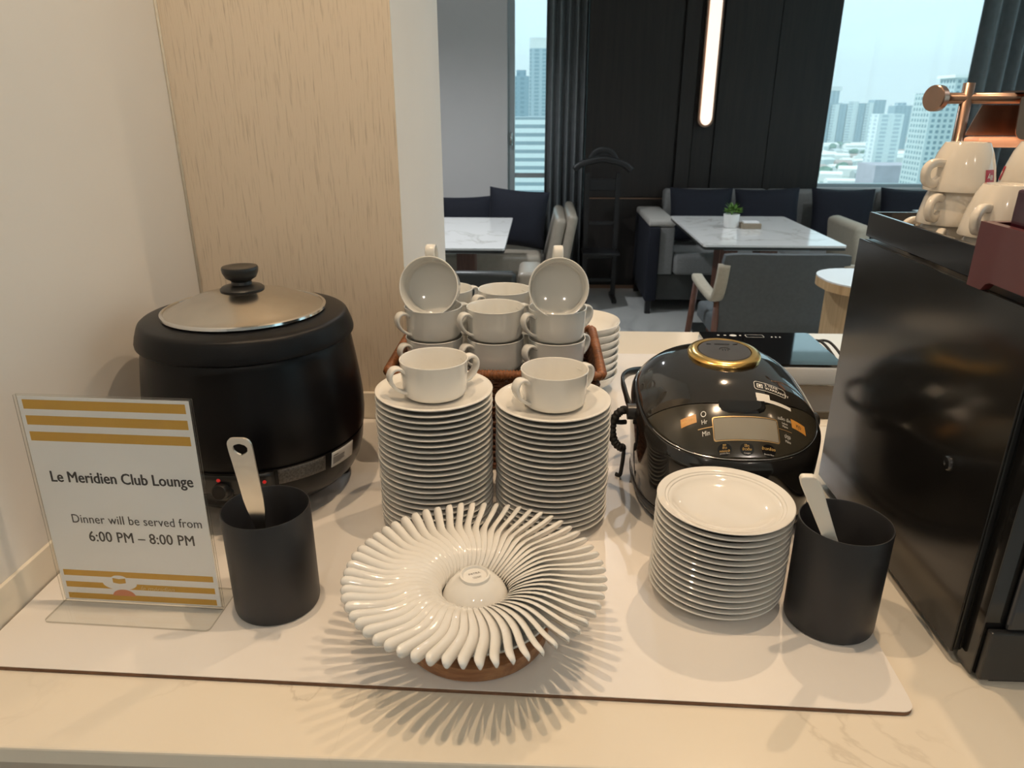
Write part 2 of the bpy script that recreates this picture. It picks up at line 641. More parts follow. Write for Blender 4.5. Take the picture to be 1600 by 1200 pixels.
pm('maroon', (0.10, 0.022, 0.024), 0.32, noise=(6, 0.06), coat=0.2)
pm('maroon_dark', (0.045, 0.008, 0.016), 0.18, noise=(6, 0.06), coat=0.4)
pm('gold_foil', (0.75, 0.42, 0.12), 0.3, metal=1.0, noise=(60, 0.3))
pm('cup_cream', (0.76, 0.70, 0.61), 0.12, spec=0.55, noise=(6, 0.01), coat=0.3)
pm('logo_red', (0.42, 0.012, 0.018), 0.3, noise=(20, 0.05))
pm('copper', (0.36, 0.235, 0.175), 0.30, metal=1.0, noise=(50, 0.05), rvar=0.05)
pm('copper_glow', (0.80, 0.42, 0.26), 0.4, noise=(20, 0.03), emis=((1.0, 0.36, 0.16), 0.35))
streak('dark_wood', (0.008, 0.0055, 0.0045), (0.019, 0.0130, 0.0105), (40, 40, 2.0), 0.5, bump=0.1)
pm('groove', (0.008, 0.007, 0.007), 0.6, noise=(20, 0.1))
pm('led_white', (0.9, 0.85, 0.8), 0.4, noise=(10, 0.01), emis=((1.0, 0.74, 0.56), 1.15))
pm('curtain_grey', (0.21, 0.225, 0.235), 0.85, noise=(18, 0.08), bump=(400, 0.2))
pm('curtain_dark', (0.045, 0.05, 0.055), 0.85, noise=(18, 0.08), bump=(400, 0.2))
pm('alu_frame', (0.42, 0.47, 0.49), 0.35, metal=0.3, noise=(10, 0.03))
pm('navy', (0.0045, 0.006, 0.014), 0.85, noise=(60, 0.15), bump=(700, 0.3))
pm('sofa_grey', (0.20, 0.20, 0.195), 0.8, noise=(80, 0.08), bump=(700, 0.25))
pm('sofa_light', (0.42, 0.40, 0.37), 0.8, noise=(80, 0.06), bump=(700, 0.25))
pm('leather_taupe', (0.34, 0.29, 0.23), 0.34, noise=(30, 0.06), bump=(200, 0.1))
pm('leather_dark', (0.030, 0.032, 0.030), 0.42, noise=(30, 0.1))
pm('chair_slate', (0.095, 0.108, 0.115), 0.75, noise=(60, 0.08), bump=(600, 0.25))
pm('chair_beige', (0.42, 0.38, 0.30), 0.7, noise=(60, 0.06), bump=(600, 0.2))
streak('chair_wood', (0.085, 0.035, 0.022), (0.16, 0.070, 0.045), (90, 90, 6), 0.45)
streak('pale_wood', (0.46, 0.30, 0.15), (0.62, 0.43, 0.24), (60, 60, 4), 0.5)
pm('desk_white', (0.78, 0.79, 0.80), 0.25, noise=(6, 0.01))
pm('valet_black', (0.010, 0.010, 0.011), 0.4, noise=(15, 0.15))
pm('leaf', (0.09, 0.20, 0.025), 0.5, noise=(80, 0.4))
pm('pot_white', (0.80, 0.80, 0.78), 0.3, noise=(10, 0.01))
pm('kraft', (0.30, 0.24, 0.17), 0.6, noise=(20, 0.06))
pm('fixture_white', (0.8, 0.79, 0.76), 0.4, noise=(10, 0.02))
pm('bulb_warm', (1, 0.9, 0.8), 0.4, noise=(10, 0.01), emis=((1.0, 0.76, 0.5), 12.0))
facade('facade_tower', (0.50, 0.57, 0.58), (0.16, 0.24, 0.28), 3.4, 3.0, 0.52, 0.55)
facade('facade_white', (0.80, 0.82, 0.82), (0.30, 0.36, 0.40), 400, 3.6, 1.0, 0.45)
facade('facade_blue', (0.42, 0.52, 0.58), (0.22, 0.33, 0.40), 9.0, 4.0, 0.6, 0.7)
facade('facade_pale', (0.72, 0.78, 0.80), (0.42, 0.52, 0.58), 16, 5.0, 0.5, 0.6)
facade('facade_slate', (0.26, 0.37, 0.44), (0.17, 0.27, 0.34), 7.0, 4.0, 0.5, 0.6)
pm('roof_white', (0.85, 0.84, 0.82), 0.7, noise=(0.1, 0.05))
pm('roof_grey', (0.38, 0.42, 0.43), 0.8, noise=(0.1, 0.2))
pm('roof_rust', (0.42, 0.33, 0.30), 0.8, noise=(0.1, 0.15))
pm('mall_mauve', (0.38, 0.36, 0.42), 0.8, noise=(0.1, 0.1))
pm('city_ground', (0.30, 0.36, 0.33), 0.9, noise=(0.02, 0.5))
pm('city_tree', (0.10, 0.20, 0.14), 0.9, noise=(0.2, 0.4))

# ================================================================== the shell of the room
ob('floor', span('floor', -4.5, 6.0, -3.0, 6.9, -0.15, 0.0), 'floor_marble', kind='structure')
ob('ceiling', span('ceiling', -4.5, 6.0, -3.0, 6.9, CEIL, CEIL + 0.15), 'paint_ceiling', kind='structure')
WX = -0.664
ob('wall_left', span('wall_left', WX - 0.15, WX, -3.0, 1.352, 0, CEIL), 'paint_white', kind='structure')
ob('wall_rear', span('wall_rear', -0.8, 6.0, -3.0, -2.85, 0, CEIL), 'paint_white', kind='structure')
ob('wall_lounge_side', span('wall_lounge_side', -4.5, -4.35, 1.9, 6.9, 0, CEIL), 'paint_grey', kind='structure')
wend = ob('wall_end', span('wall_end', -4.4, -0.262, 1.354, 1.96, 0, CEIL), 'paint_white', kind='structure')
ob('wallpaper_sheet', span('wallpaper_sheet', WX + 0.001, -0.261, 1.3505, 1.3545, 0.90, CEIL), 'wallpaper', wend)
ob('corner_bead', tube('corner_bead', [(WX + 0.002, 1.349, 0.90), (WX + 0.002, 1.349, CEIL)], 0.0028, 6), 'caulk', wend)
# right side of the room: low wall, head and a long glazed run
ob('wall_right', span('wall_right', 5.0, 5.15, -3.0, 6.9, 0, 0.84), 'paint_grey', kind='structure')
ob('trim_1', span('trim_1', 5.0, 5.15, -3.0, 6.9, 2.55, CEIL), 'paint_grey', kind='structure')
w3 = ob('window_3', span('window_3', 5.05, 5.10, -2.9, -2.82, 0.84, 2.55), 'alu_frame', kind='structure')
for y in (-1.0, 0.9, 2.8, 4.7, 6.7):
    ob('mullion', span('mullion', 5.05, 5.10, y - 0.04, y + 0.04, 0.84, 2.55), 'alu_frame', w3)
ob('pane', span('pane', 5.07, 5.076, -2.9, 6.8, 0.84, 2.55), 'window_glass', w3)

BY = 6.5   # window wall
ob('wall_window', span('wall_window', -4.5, -0.30, BY, BY + 0.2, 0, CEIL), 'paint_grey', kind='structure')
ob('wall_sill', span('wall_sill', -0.30, 5.15, BY, BY + 0.2, 0, 0.62), 'paint_grey', kind='structure')
ob('wall_sill_upper', span('wall_sill_upper', 2.28, 5.15, BY, BY + 0.2, 0.62, 0.84), 'paint_grey', kind='structure')


def window(n, x0, x1, z0, z1, mull, rails):
    w = ob('window_%d' % n, span('window', x0, x0 + 0.06, BY + 0.06, BY + 0.14, z0, z1), 'alu_frame', kind='structure')
    ob('window_frame', span('window_frame', x1 - 0.06, x1, BY + 0.06, BY + 0.14, z0, z1), 'alu_frame', w)
    ob('window_frame', span('window_frame', x0, x1, BY + 0.06, BY + 0.14, z0, z0 + 0.03), 'alu_frame', w)
    for x in mull:
        ob('mullion', span('mullion', x - 0.03, x + 0.03, BY + 0.06, BY + 0.14, z0, z1), 'alu_frame', w)
    for z in rails:
        ob('rail', span('rail', x0 + 0.06, x1, BY + 0.07, BY + 0.13, z - 0.02, z + 0.02), 'alu_frame', w)
    ob('pane', span('pane', x0, x1, BY + 0.095, BY + 0.101, z0, z1), 'window_glass', w)
    return w


w1 = window(1, -0.30, 0.36, 0.62, CEIL, [], [0.93])
ob('window_handle', tube('window_handle', [(-0.27, BY + 0.05, 1.28), (-0.27, BY + 0.02, 1.28), (-0.27, BY + 0.02, 1.18)], 0.012, 8), 'chrome', w1)
window(2, 2.28, 5.0, 0.84, CEIL, [4.4], [])

# panelled dark wood wall
DY = 6.26
wp = ob('wall_panelled', span('wall_panelled', 0.36, 2.28, DY + 0.02, BY + 0.2, 0, CEIL), 'groove', kind='structure')
for x0, x1, y0, z0 in ((0.36, 1.08, DY, 0.785), (1.10, 1.215, DY - 0.012, 0.0), (1.40, 1.83, DY, 0.0), (1.836, 2.285, DY, 0.0)):
    ob('panel', span('panel', x0, x1, y0, DY + 0.03, z0, CEIL), 'dark_wood', wp)
ob('panel', span('panel', 0.36, 1.08, DY - 0.004, DY + 0.03, 0.0, 0.768), 'dark_wood', wp)
ob('panel', span('panel', 1.225, 1.39, DY + 0.012, DY + 0.03, 0.0, CEIL), 'dark_wood', wp)
ob('trim_2', span('trim_2', 0.37, 1.08, DY - 0.008, DY, 0.768, 0.779), 'copper', kind='structure')
ob('baseboard_panelled', span('baseboard_panelled', 0.37, 1.08, DY - 0.014, DY - 0.005, 0.0, 0.03), 'copper', kind='structure')

# stone upstands where the walls meet the counter
ob('baseboard_left', span('baseboard_left', WX, WX + 0.006, 0.52, 1.351, 0.9005, 0.952, 0.001), 'upstand', kind='structure')
ob('baseboard_back', span('baseboard_back', WX + 0.006, -0.262, 1.339, 1.350, 0.9005, 0.962, 0.0015), 'upstand', kind='structure')

# ================================================================== counter
CT = 0.90
wt = thing('worktop', 'long cream marble worktop with faint grey veins running under everything', 'worktop', (0, 0, CT))
ob('slab', span('slab', WX + 0.001, 1.75, 0.524, 1.352, -0.022, 0, 0.0025), 'counter_marble', wt)
ob('slab', span('slab', -0.260, 1.75, 1.3535, 1.995, -0.022, 0, 0.0025), 'counter_marble', wt)
ob('recess_strip', span('recess_strip', WX + 0.001, 1.75, 0.545, 1.30, -0.040, -0.0222), 'gap_dark', wt)
cl = ['beneath the acrylic sign and kettle end of the worktop', 'beneath the middle of the worktop', 'beneath the rice cooker end of the worktop', 'beneath the coffee machine end of the worktop']
for i in range(4):
    x0 = WX + 0.004 + i * 0.6
    c = thing('base_cabinet', 'taupe base cabinet ' + cl[i], 'cabinet', (x0, 0.55, 0), group='base cabinets under the worktop')
    ob('body', span('body', 0.002, 0.596, 0.02, 0.78, 0.08, 0.8597), 'cabinet', c)
    ob('plinth', span('plinth', 0.002, 0.596, 0.06, 0.7, 0.0, 0.0797), 'gap_dark', c)
    for k in range(2):
        d = ob('door', span('door', 0.004 + k * 0.297, 0.297 + k * 0.297, 0.0, 0.0195, 0.085, 0.855, 0.002), 'cabinet', c)
        hx = 0.27 + k * 0.06
        ob('handle', tube('handle', [(hx, 0.0, 0.72), (hx, -0.025, 0.72), (hx, -0.025, 0.60), (hx, 0.0, 0.60)], 0.005, 8), 'chrome', d)

# ================================================================== white board mat
MZ = 0.906


def rot_pt(p, c, a):
    x, y = p[0] - c[0], p[1] - c[1]
    return (c[0] + x * math.cos(a) - y * math.sin(a), c[1] + x * math.sin(a) + y * math.cos(a))


pts = [(-0.655, 0.629), (0.392, 0.6015)]
for k in range(1, 6):
    a = RAD(-90 + 88 * k / 6)
    pts.append((0.392 + 0.014 * math.cos(a), 0.6155 + 0.014 * math.sin(a)))
pts += [(0.407, 0.625), (0.418, 0.90), (0.430, 1.30), (0.436, 1.775), (-0.250, 1.775), (-0.250, 1.336), (-0.655, 1.336)]
mb = thing('board_mat', 'thin white laminated board covering the worktop under all the crockery', 'board', (0, 0, 0))
ob('core', prism('core', pts, CT + 0.0003, CT + 0.0050), 'board_core', mb)
ob('face_sheet', prism('face_sheet', pts, CT + 0.0050, MZ), 'board_white', mb)

# ================================================================== soup kettle
KX, KY = -0.456, 1.062
kt = thing('soup_kettle', 'large black electric soup kettle with domed steel lid in the wall corner', 'soup kettle', (KX, KY, MZ))
body_prof = [(0.0, 0.028), (0.122, 0.028), (0.137, 0.032), (0.149, 0.045), (0.1575, 0.062), (0.1628, 0.082), (0.1648, 0.1010), (0.1652, 0.1065), (0.1632, 0.1078), (0.1632, 0.1098),
             (0.1668, 0.1118), (0.1686, 0.130), (0.1684, 0.16), (0.1655, 0.19), (0.1618, 0.22), (0.1575, 0.25), (0.1540, 0.268), (0.150, 0.272),
             (0.112, 0.272), (0.112, 0.06), (0.0, 0.06)]
ob('body', lathe('body', body_prof, 72), 'kettle_black', kt)
collar = [(0.151, 0.2665), (0.1590, 0.2665), (0.1614, 0.2685), (0.1617, 0.2720), (0.1598, 0.2800), (0.1555, 0.2925), (0.1535, 0.2968), (0.1500, 0.2997), (0.1450, 0.3010), (0.1265, 0.3036), (0.1155, 0.3038), (0.1140, 0.300), (0.1140, 0.2725), (0.151, 0.2725)]
ob('collar', lathe('collar', collar, 72), 'kettle_collar', kt)
lid = ob('lid', lathe('lid', [(0.0, 0.3395), (0.037, 0.3365), (0.075, 0.3265), (0.101, 0.3155), (0.1115, 0.3105), (0.1175, 0.3093), (0.1192, 0.3075), (0.1188, 0.3055),
                              (0.1155, 0.3050), (0.110, 0.3075), (0.075, 0.3235), (0.037, 0.3335), (0.0, 0.3365)], 72), 'steel', kt)
lid['label'] = 'shallow domed steel lid'
ob('lid_rim', lathe('lid_rim', [(0.1155, 0.3041), (0.1203, 0.3043), (0.1222, 0.3065), (0.1216, 0.3098), (0.1190, 0.3112), (0.1172, 0.3104)], 72), 'chrome', lid)
kn = ob('knob', lathe('knob', [(0.0, 0.3372), (0.0325, 0.3372), (0.0325, 0.3395), (0.029, 0.3425), (0.016, 0.3460), (0.0145, 0.3500), (0.0165, 0.3525), (0.0225, 0.3560), (0.0262, 0.3640),
                               (0.0270, 0.3700), (0.0258, 0.3725), (0.0200, 0.3730), (0.0150, 0.3722), (0.0, 0.3718)], 40), 'plastic_black', lid)
for a in (-65, 25, 115, 205):
    ob('foot', lathe('foot', [(0.0, 0.0), (0.016, 0.0), (0.0175, 0.004), (0.0165, 0.026), (0.014, 0.032), (0.0, 0.032)], 20), 'rubber', kt,
       loc=(0.120 * math.cos(RAD(a)), 0.120 * math.sin(RAD(a)), 0.0))


def prof_r(prof, z):
    for (r0, z0), (r1, z1) in zip(prof[:-1], prof[1:]):
        if z0 <= z <= z1 and z1 > z0:
            return r0 + (r1 - r0) * (z - z0) / (z1 - z0)
    return prof[0][0]


def wrap_patch(name, a0, a1, z0, z1, off=0.0006, na=10, nz=4, skew=0.0):
    v, f = [], []
    for lay in (off, -0.001):
        for i in range(na + 1):
            for j in range(nz + 1):
                z = z0 + (z1 - z0) * j / nz
                a = RAD(a0 + (a1 - a0) * i / na + skew * j / nz)
                r = prof_r(body_prof[1:12], z) + lay
                v.append((r * math.cos(a), r * math.sin(a), z))
    m = (na + 1) * (nz + 1)
    for i in range(na):
        for j in range(nz):
            q = i * (nz + 1) + j
            f.append((q, q + nz + 1, q + nz + 2, q + 1))
    edge = [i * (nz + 1) for i in range(na + 1)] + [na * (nz + 1) + j for j in range(1, nz + 1)] + [i * (nz + 1) + nz for i in range(na - 1, -1, -1)] + [j for j in range(nz - 1, 0, -1)]
    for k in range(len(edge)):
        a, b = edge[k], edge[(k + 1) % len(edge)]
        f.append((a, a + m, b + m, b))
    return mesh_from(name, v, f, True)


# control panel, printed rating plate and sticker on the base (angles seen from above, -90 faces the counter front)
cp = ob('control_panel', wrap_patch('control_panel', -118, -64, 0.066, 0.1035, 0.0012), 'plastic_black', kt)
ob('rating_plate', wrap_patch('rating_plate', -62, -36, 0.080, 0.1045, 0.0008), 'plate_foil', kt)
st = ob('sticker', wrap_patch('sticker', -32, -14, 0.0785, 0.1035, 0.0010, skew=0.6), 'sticker_silver', kt)
st['label'] = 'small silver approval sticker'
for q, (z, a0, a1) in enumerate(((0.0975, -30.5, -27), (0.0935, -31, -22), (0.0912, -31, -22), (0.0889, -31, -23), (0.0866, -31, -22), (0.0843, -31, -25))):
    ob('print_line', wrap_patch('print_line', a0, a1, z, z + 0.0009, 0.0014, 4, 1), 'ink_grey', st)
for a, z in ((-91, 0.0965), (-69, 0.0890)):
    r = prof_r(body_prof[1:12], z) + 0.001
    ob('indicator_light', lathe('indicator_light', [(0.0, 0.003), (0.0022, 0.0025), (0.003, 0.0), (0.003, -0.003), (0.0, -0.003)], 14), 'lamp_red', cp,
       loc=(r * math.cos(RAD(a)), r * math.sin(RAD(a)), z), rot=(0, RAD(75), RAD(a)))
r = prof_r(body_prof[1:12], 0.078) + 0.001
ob('dial', lathe('dial', [(0.0, 0.014), (0.010, 0.014), (0.0115, 0.012), (0.013, 0.002), (0.0155, 0.0), (0.0155, -0.003), (0.0, -0.003)], 24), 'plastic_black', cp,
   loc=(r * math.cos(RAD(-90)), r * math.sin(RAD(-90)), 0.0785), rot=(0, RAD(76), RAD(-90)))
kc = tube('power_cord', spline([(-0.05, 0.16, 0.05), (-0.11, 0.20, 0.012), (-0.15, 0.22, 0.006), (-0.18, 0.10, 0.006)], 8), 0.0035, 8)
ob('power_cord', kc, 'rubber', kt)

# ================================================================== utensil holders
hold_prof = [(0.0, 0.0), (0.0495, 0.0), (0.0520, 0.0015), (0.0530, 0.006), (0.0532, 0.1385), (0.0526, 0.1402), (0.0516, 0.1402), (0.0508, 0.1388), (0.0506, 0.006), (0.0, 0.004)]
hold_me = lathe('utensil_holder', hold_prof, 64)
tag(ob('utensil_holder', hold_me, 'mug_black', loc=(-0.334, 0.757, MZ)), 'matte black cylindrical utensil holder holding a steel spoon, beside the sign', 'utensil holder', 'black utensil holders')
tag(ob('utensil_holder', hold_me, 'mug_black', loc=(0.3665, 0.7515, MZ)), 'matte black cylindrical utensil holder holding a white paddle, beside the coffee machine', 'utensil holder', 'black utensil holders')

# steel serving spoon standing in the first holder
sp_root = thing('serving_spoon', 'steel serving spoon handle with hanging hole sticking out of black holder', 'serving spoon', (-0.331, 0.735, MZ + 0.0065))


def handle_bar(name, sections, thick, hole=None, n_side=3):
    """flat bar from (point, half width) sections in the local yz plane, width along x; hole=(section index from, to, half width)"""
    bm = bmesh.new()
    rows = []
    for i, (p, w) in enumerate(sections):
        p = Vector(p)
        t = (Vector(sections[min(i + 1, len(sections) - 1)][0]) - Vector(sections[max(i - 1, 0)][0])).normalized()
        nrm = Vector((1, 0, 0)).cross(t).normalized()
        if hole and hole[0] <= i <= hole[1]:
            hw = hole[2][i - hole[0]]
        else:
            hw = 0.0
        row = []
        for x in (-w, -max(hw, 0.0), max(hw, 0.0), w):
            row.append((bm.verts.new(p + Vector((x, 0, 0)) + nrm * thick / 2), bm.verts.new(p + Vector((x, 0, 0)) - nrm * thick / 2)))
        rows.append(row)
    for i in range(len(rows) - 1):
        A, B = rows[i], rows[i + 1]
        is_hole = hole and hole[0] <= i < hole[1]
        for c in range(3):
            if c == 1 and not is_hole:
                pass
            if c == 1 and is_hole:
                for q in (1, 2):
                    bm.faces.new((A[q][0], A[q][1], B[q][1], B[q][0]))
                continue
            bm.faces.new((A[c][0], A[c + 1][0], B[c + 1][0], B[c][0]))
            bm.faces.new((A[c][1], B[c][1], B[c + 1][1], A[c + 1][1]))
        for q in (0, 3):
            bm.faces.new((A[q][0], B[q][0], B[q][1], A[q][1]))
    for R_ in (rows[0], rows[-1]):
        for c in range(3):
            bm.faces.new((R_[c][0], R_[c][1], R_[c + 1][1], R_[c + 1][0]))
    bmesh.ops.remove_doubles(bm, verts=bm.verts, dist=0.00005)
    bmesh.ops.dissolve_degenerate(bm, dist=0.00002, edges=bm.edges)
    return bm_mesh(bm, name)


def along(a, b, t):
    return tuple(a[i] + (b[i] - a[i]) * t for i in range(3))


A, B = (0.004, 0.004, 0.030), (0.002, -0.0345, 0.2535)
secs = []
for t, w in ((0.0, 0.0035), (0.25, 0.0045), (0.45, 0.0065), (0.55, 0.0105), (0.62, 0.0120), (0.75, 0.0125), (0.86, 0.0132), (0.90, 0.0136), (0.91, 0.0137), (0.925, 0.0138), (0.945, 0.0138),
             (0.96, 0.0137), (0.968, 0.0135), (0.985, 0.0120), (0.995, 0.0095), (1.0, 0.0060)):
    secs.append((along(A, B, t), w))
ob('handle', handle_bar('handle', secs, 0.0024, hole=(7, 12, (0.001, 0.005, 0.0078, 0.0084, 0.0060, 0.001))), 'steel_handle', sp_root)
v, f = [], []
for i in range(9):
    for j in range(17):
        th = PI / 2 * i / 8; ph = 2 * PI * j / 16
        v.append((0.028 * math.sin(th) * math.cos(ph), 0.006 * math.sin(th) + 0.004 - 0.010 * math.cos(th), 0.030 + 0.030 * math.sin(th) * math.sin(ph)))
for i in range(8):
    for j in range(16):
        q = i * 17 + j
        f.append((q, q + 1, q + 18, q + 17))
bowl_me = mesh_from('bowl', v, f, True)
bo = ob('bowl', bowl_me, 'steel_handle', sp_root)
so = bo.modifiers.new('thick', 'SOLIDIFY'); so.thickness = 0.0012

# white paddle in the second holder
pd = thing('rice_paddle', 'plain white plastic rice paddle handle sticking out of black holder', 'rice paddle', (0.3665, 0.7515, MZ + 0.0045))
A, B = (0.029, -0.004, 0.012), (-0.073, -0.0465, 0.2205)
secs = [(along(A, B, t), w) for t, w in ((0.0, 0.006), (0.03, 0.0085), (0.12, 0.0095), (0.3, 0.0085), (0.46, 0.0082), (0.6, 0.0084), (0.8, 0.0100), (0.93, 0.0112), (0.975, 0.0102), (0.992, 0.0080), (1.0, 0.0050))]
pme = handle_bar('handle', secs, 0.0075)
po = ob('handle', pme, 'paddle_white', pd)
bv = po.modifiers.new('soft', 'BEVEL'); bv.width = 0.0022; bv.segments = 3; bv.limit_method = 'ANGLE'

# ================================================================== saucers in two tall stacks, soup cups on top
saucer_prof = [(0.0, 0.0028), (0.040, 0.0028), (0.042, 0.0), (0.0450, 0.0), (0.0475, 0.0030), (0.066, 0.0080), (0.080, 0.0126), (0.0848, 0.0152), (0.0858, 0.0162), (0.0855, 0.0172), (0.0842, 0.0176),
               (0.078, 0.0160), (0.064, 0.0118), (0.048, 0.0076), (0.042, 0.0068), (0.039, 0.0066), (0.0375, 0.0060), (0.0, 0.0060)]
saucer_me = lathe('saucer', saucer_prof, 64)
saucer_me.materials.append(MATS['porcelain'])
SAUCER_PITCH = 0.0090
cup_prof = [(0.0, 0.0022), (0.029, 0.0022), (0.0305, 0.0), (0.0345, 0.0), (0.0365, 0.0020), (0.0425, 0.0036), (0.0452, 0.0066), (0.0464, 0.0120), (0.0476, 0.0300), (0.0490, 0.0535), (0.0498, 0.0560), (0.0492, 0.0570), (0.0480, 0.0568),
            (0.0470, 0.0545), (0.0456, 0.0300), (0.0444, 0.0150), (0.0428, 0.0095), (0.0390, 0.0072), (0.0, 0.0062)]
cup_me = lathe('bowl', cup_prof, 56)


def strap_path(sgn):
    ctrl = [(0.0470, 0.0440), (0.0540, 0.0500), (0.0625, 0.0500), (0.0680, 0.0425), (0.0670, 0.0320), (0.0600, 0.0215), (0.0510, 0.0150), (0.0448, 0.0130)]
    return spline([(sgn * x, 0, z) for x, z in ctrl], 5)


handle_me = [tube('handle', strap_path(s), 0, 10, flat=(0.0165, 0.0052, (0, 1, 0))) for s in (1, -1)]


def soup_cup(label, loc, rot, mat, group):
    c = thing('soup_cup', label, 'cup', loc, rot, group)
    ob('bowl', cup_me if mat == 'porcelain' else cup_me2, mat, c)
    for me in (handle_me if mat == 'porcelain' else handle_me2):
        ob('handle', me, mat, c)
    return c


cup_me2 = cup_me.copy(); cup_me2.materials.clear()
handle_me2 = [m.copy() for m in handle_me]

stacks = [(-0.1535, 0.971, 23, 'stack beside the kettle'), (0.0215, 0.984, 21, 'stack nearer the rice cooker')]
for sx, sy, n, which in stacks:
    for k in range(n):
        lab = 'white saucer, %s from the top of the tall %s' % (ORD[n - 1 - k], which)
        if k == n - 1:
            lab = 'topmost white saucer of the tall %s, under a soup cup' % which
        o = ob('saucer', saucer_me, None, None, (sx + random.uniform(-.0008, .0008), sy + random.uniform(-.0008, .0008), MZ + 0.0002 + k * SAUCER_PITCH), (0, 0, random.uniform(0, 6)))
        tag(o, lab, 'saucer', 'saucers in the ' + which)
    zt = MZ + 0.0002 + (n - 1) * SAUCER_PITCH + 0.0070
    soup_cup('white two-handled soup cup standing on top of the saucer ' + which, (sx + (0.002 if sx < 0 else 0.001), sy - 0.001, zt), (0, 0, RAD(32 if sx < 0 else 36)), 'porcelain', 'soup cups standing on saucers')

# ================================================================== wicker basket of soup cups
BX0, BX1, BY0, BY1, BH = -0.258, 0.108, 1.118, 1.395, 0.181
bcx, bcy = (BX0 + BX1) / 2, (BY0 + BY1) / 2
bk = thing('wicker_basket', 'brown woven rattan basket packed with white soup cups behind the saucers', 'basket', (bcx, bcy, MZ))
bw, bd = BX1 - BX0, BY1 - BY0


def rr_path(w, d, r, step):
    p = rrect(w, d, r, 4)
    out = []
    for i in range(len(p)):
        a, b = Vector((*p[i], 0)), Vector((*p[(i + 1) % len(p)], 0))
        n = max(1, int((b - a).length / step))
        for k in range(n):
            out.append(a + (b - a) * k / n)
    return out


v, f = [], []
rows = 30
for k in range(rows):
    t = k / (rows - 1)
    z = 0.006 + t * (BH - 0.016)
    sc = 0.97 + 0.03 * t
    path = rr_path((bw - 0.014) * sc, (bd - 0.014) * sc, 0.02, 0.0058)
    n = len(path)
    pts3 = []
    for i, p in enumerate(path):
        q = (path[(i + 1) % n] - path[i - 1]).normalized()
        nrm = Vector((q.y, -q.x, 0))
        off = 0.0022 * math.sin(PI * i / 2 + (PI if k % 2 else 0))
        pts3.append(Vector((p.x, p.y, z)) + nrm * off)
    tube_into(v, f, pts3, 0.0031, 5, closed=True)
wv = ob('woven_wall', mesh_from('woven_wall', v, f, True), 'rattan', bk)
wv['kind'] = 'stuff'
v, f = [], []
path = rr_path((bw - 0.014) * 0.985, (bd - 0.014) * 0.985, 0.02, 0.0175)
for p in path:
    s0 = 0.97 / 0.985; s1 = 1 / 0.985
    tube_into(v, f, [(p.x * s0, p.y * s0, 0.004), (p.x * s1, p.y * s1, BH - 0.006)], 0.0026, 5)
stv = ob('stakes', mesh_from('stakes', v, f, True), 'rattan', bk)
stv['kind'] = 'stuff'
ob('base', prism('base', rrect((bw - 0.014) * 0.965, (bd - 0.014) * 0.965, 0.02), 0.0006, 0.008), 'rattan', bk)
# rim: a core wrapped by a slanting strand
path = rr_path(bw - 0.006, bd - 0.006, 0.012, 0.0013)
n = len(path)
pts3, rads = [], []
for i, p in enumerate(path):
    pts3.append((p.x, p.y, BH))
    rads.append(0.0078 + 0.0011 * math.sin(2 * PI * i / 4.0))
ob('rim', tube('rim', pts3, rads, 10, closed=True), 'rattan_rim', bk)

# cups inside: columns of five, the front and the middle row
layer = 0.0538
zf = MZ + 0.0084
cols = [(-0.183, 1.191, 214, 'the column nearest the wall end'), (-0.0765, 1.1905, 214, 'the middle column'), (0.0300, 1.191, 214, 'the column nearest the rice cooker'),
        (-0.176, 1.317, 38, 'the rear column nearest the wall end'), (-0.067, 1.317, 38, 'the rear middle column'), (0.035, 1.317, 45, 'the rear column nearest the bowl stack')]
for ci, (x, y, a, w) in enumerate(cols):
    n = 5
    a0 = a
    for k in range(n):
        a = a0
        lab = '%s white soup cup of %s in the basket' % (ORD[n - 1 - k], w)
        jit = random.uniform(-2, 2) + (0 if k == n - 1 else 3)
        if k < 3:
            a, jit = 45, 0
        soup_cup(lab, (x, y, zf + k * layer), (0, 0, RAD(a + jit)), 'porcelain_cool', 'soup cups in the basket')
# two cups lying on edge in the mouth of the front outer columns
ztop = zf + 5 * layer
for (x, y), ex, ez, w in (((-0.182, 1.1850), 74, -3, 'the wall end'), ((0.0275, 1.1830), 74, 3, 'the rice cooker')):
    c = thing('soup_cup', 'white soup cup tipped on its side, mouth forward, handle up, nearest ' + w, 'cup', (0, 0, 0), (0, 0, 0), 'tipped soup cups on the basket')
    ob('bowl', cup_me2, 'porcelain_cool', c)
    for me in handle_me2:
        ob('handle', me, 'porcelain_cool', c)
    c.rotation_euler = (Matrix.Rotation(RAD(ez), 3, 'Z') @ Matrix.Rotation(RAD(ex), 3, 'X') @ Matrix.Rotation(RAD(90), 3, 'Z')).to_euler()
    c.location = (x, y + 0.030, ztop + 0.0275)

# stack of bowls behind the basket
bowl_prof = [(0.0, 0.003), (0.036, 0.003), (0.037, 0.0), (0.041, 0.0), (0.043, 0.003), (0.066, 0.011), (0.083, 0.024), (0.0905, 0.0405), (0.0912, 0.0425), (0.0902, 0.0436), (0.0885, 0.0425),
             (0.080, 0.0265), (0.064, 0.0145), (0.040, 0.0068), (0.0, 0.0060)]
bowl_me = lathe('serving_bowl', bowl_prof, 56)
bowl_me.materials.append(MATS['porcelain'])
for k in range(8):
    o = ob('serving_bowl', bowl_me, None, None, (0.086 + random.uniform(-.001, .001), 1.535 + random.uniform(-.001, .001), MZ + 0.0003 + k * 0.0165))
    lab = '%s white bowl in the stack behind the wicker basket' % ORD[7 - k]
    tag(o, lab, 'bowl', 'bowls stacked behind the basket')

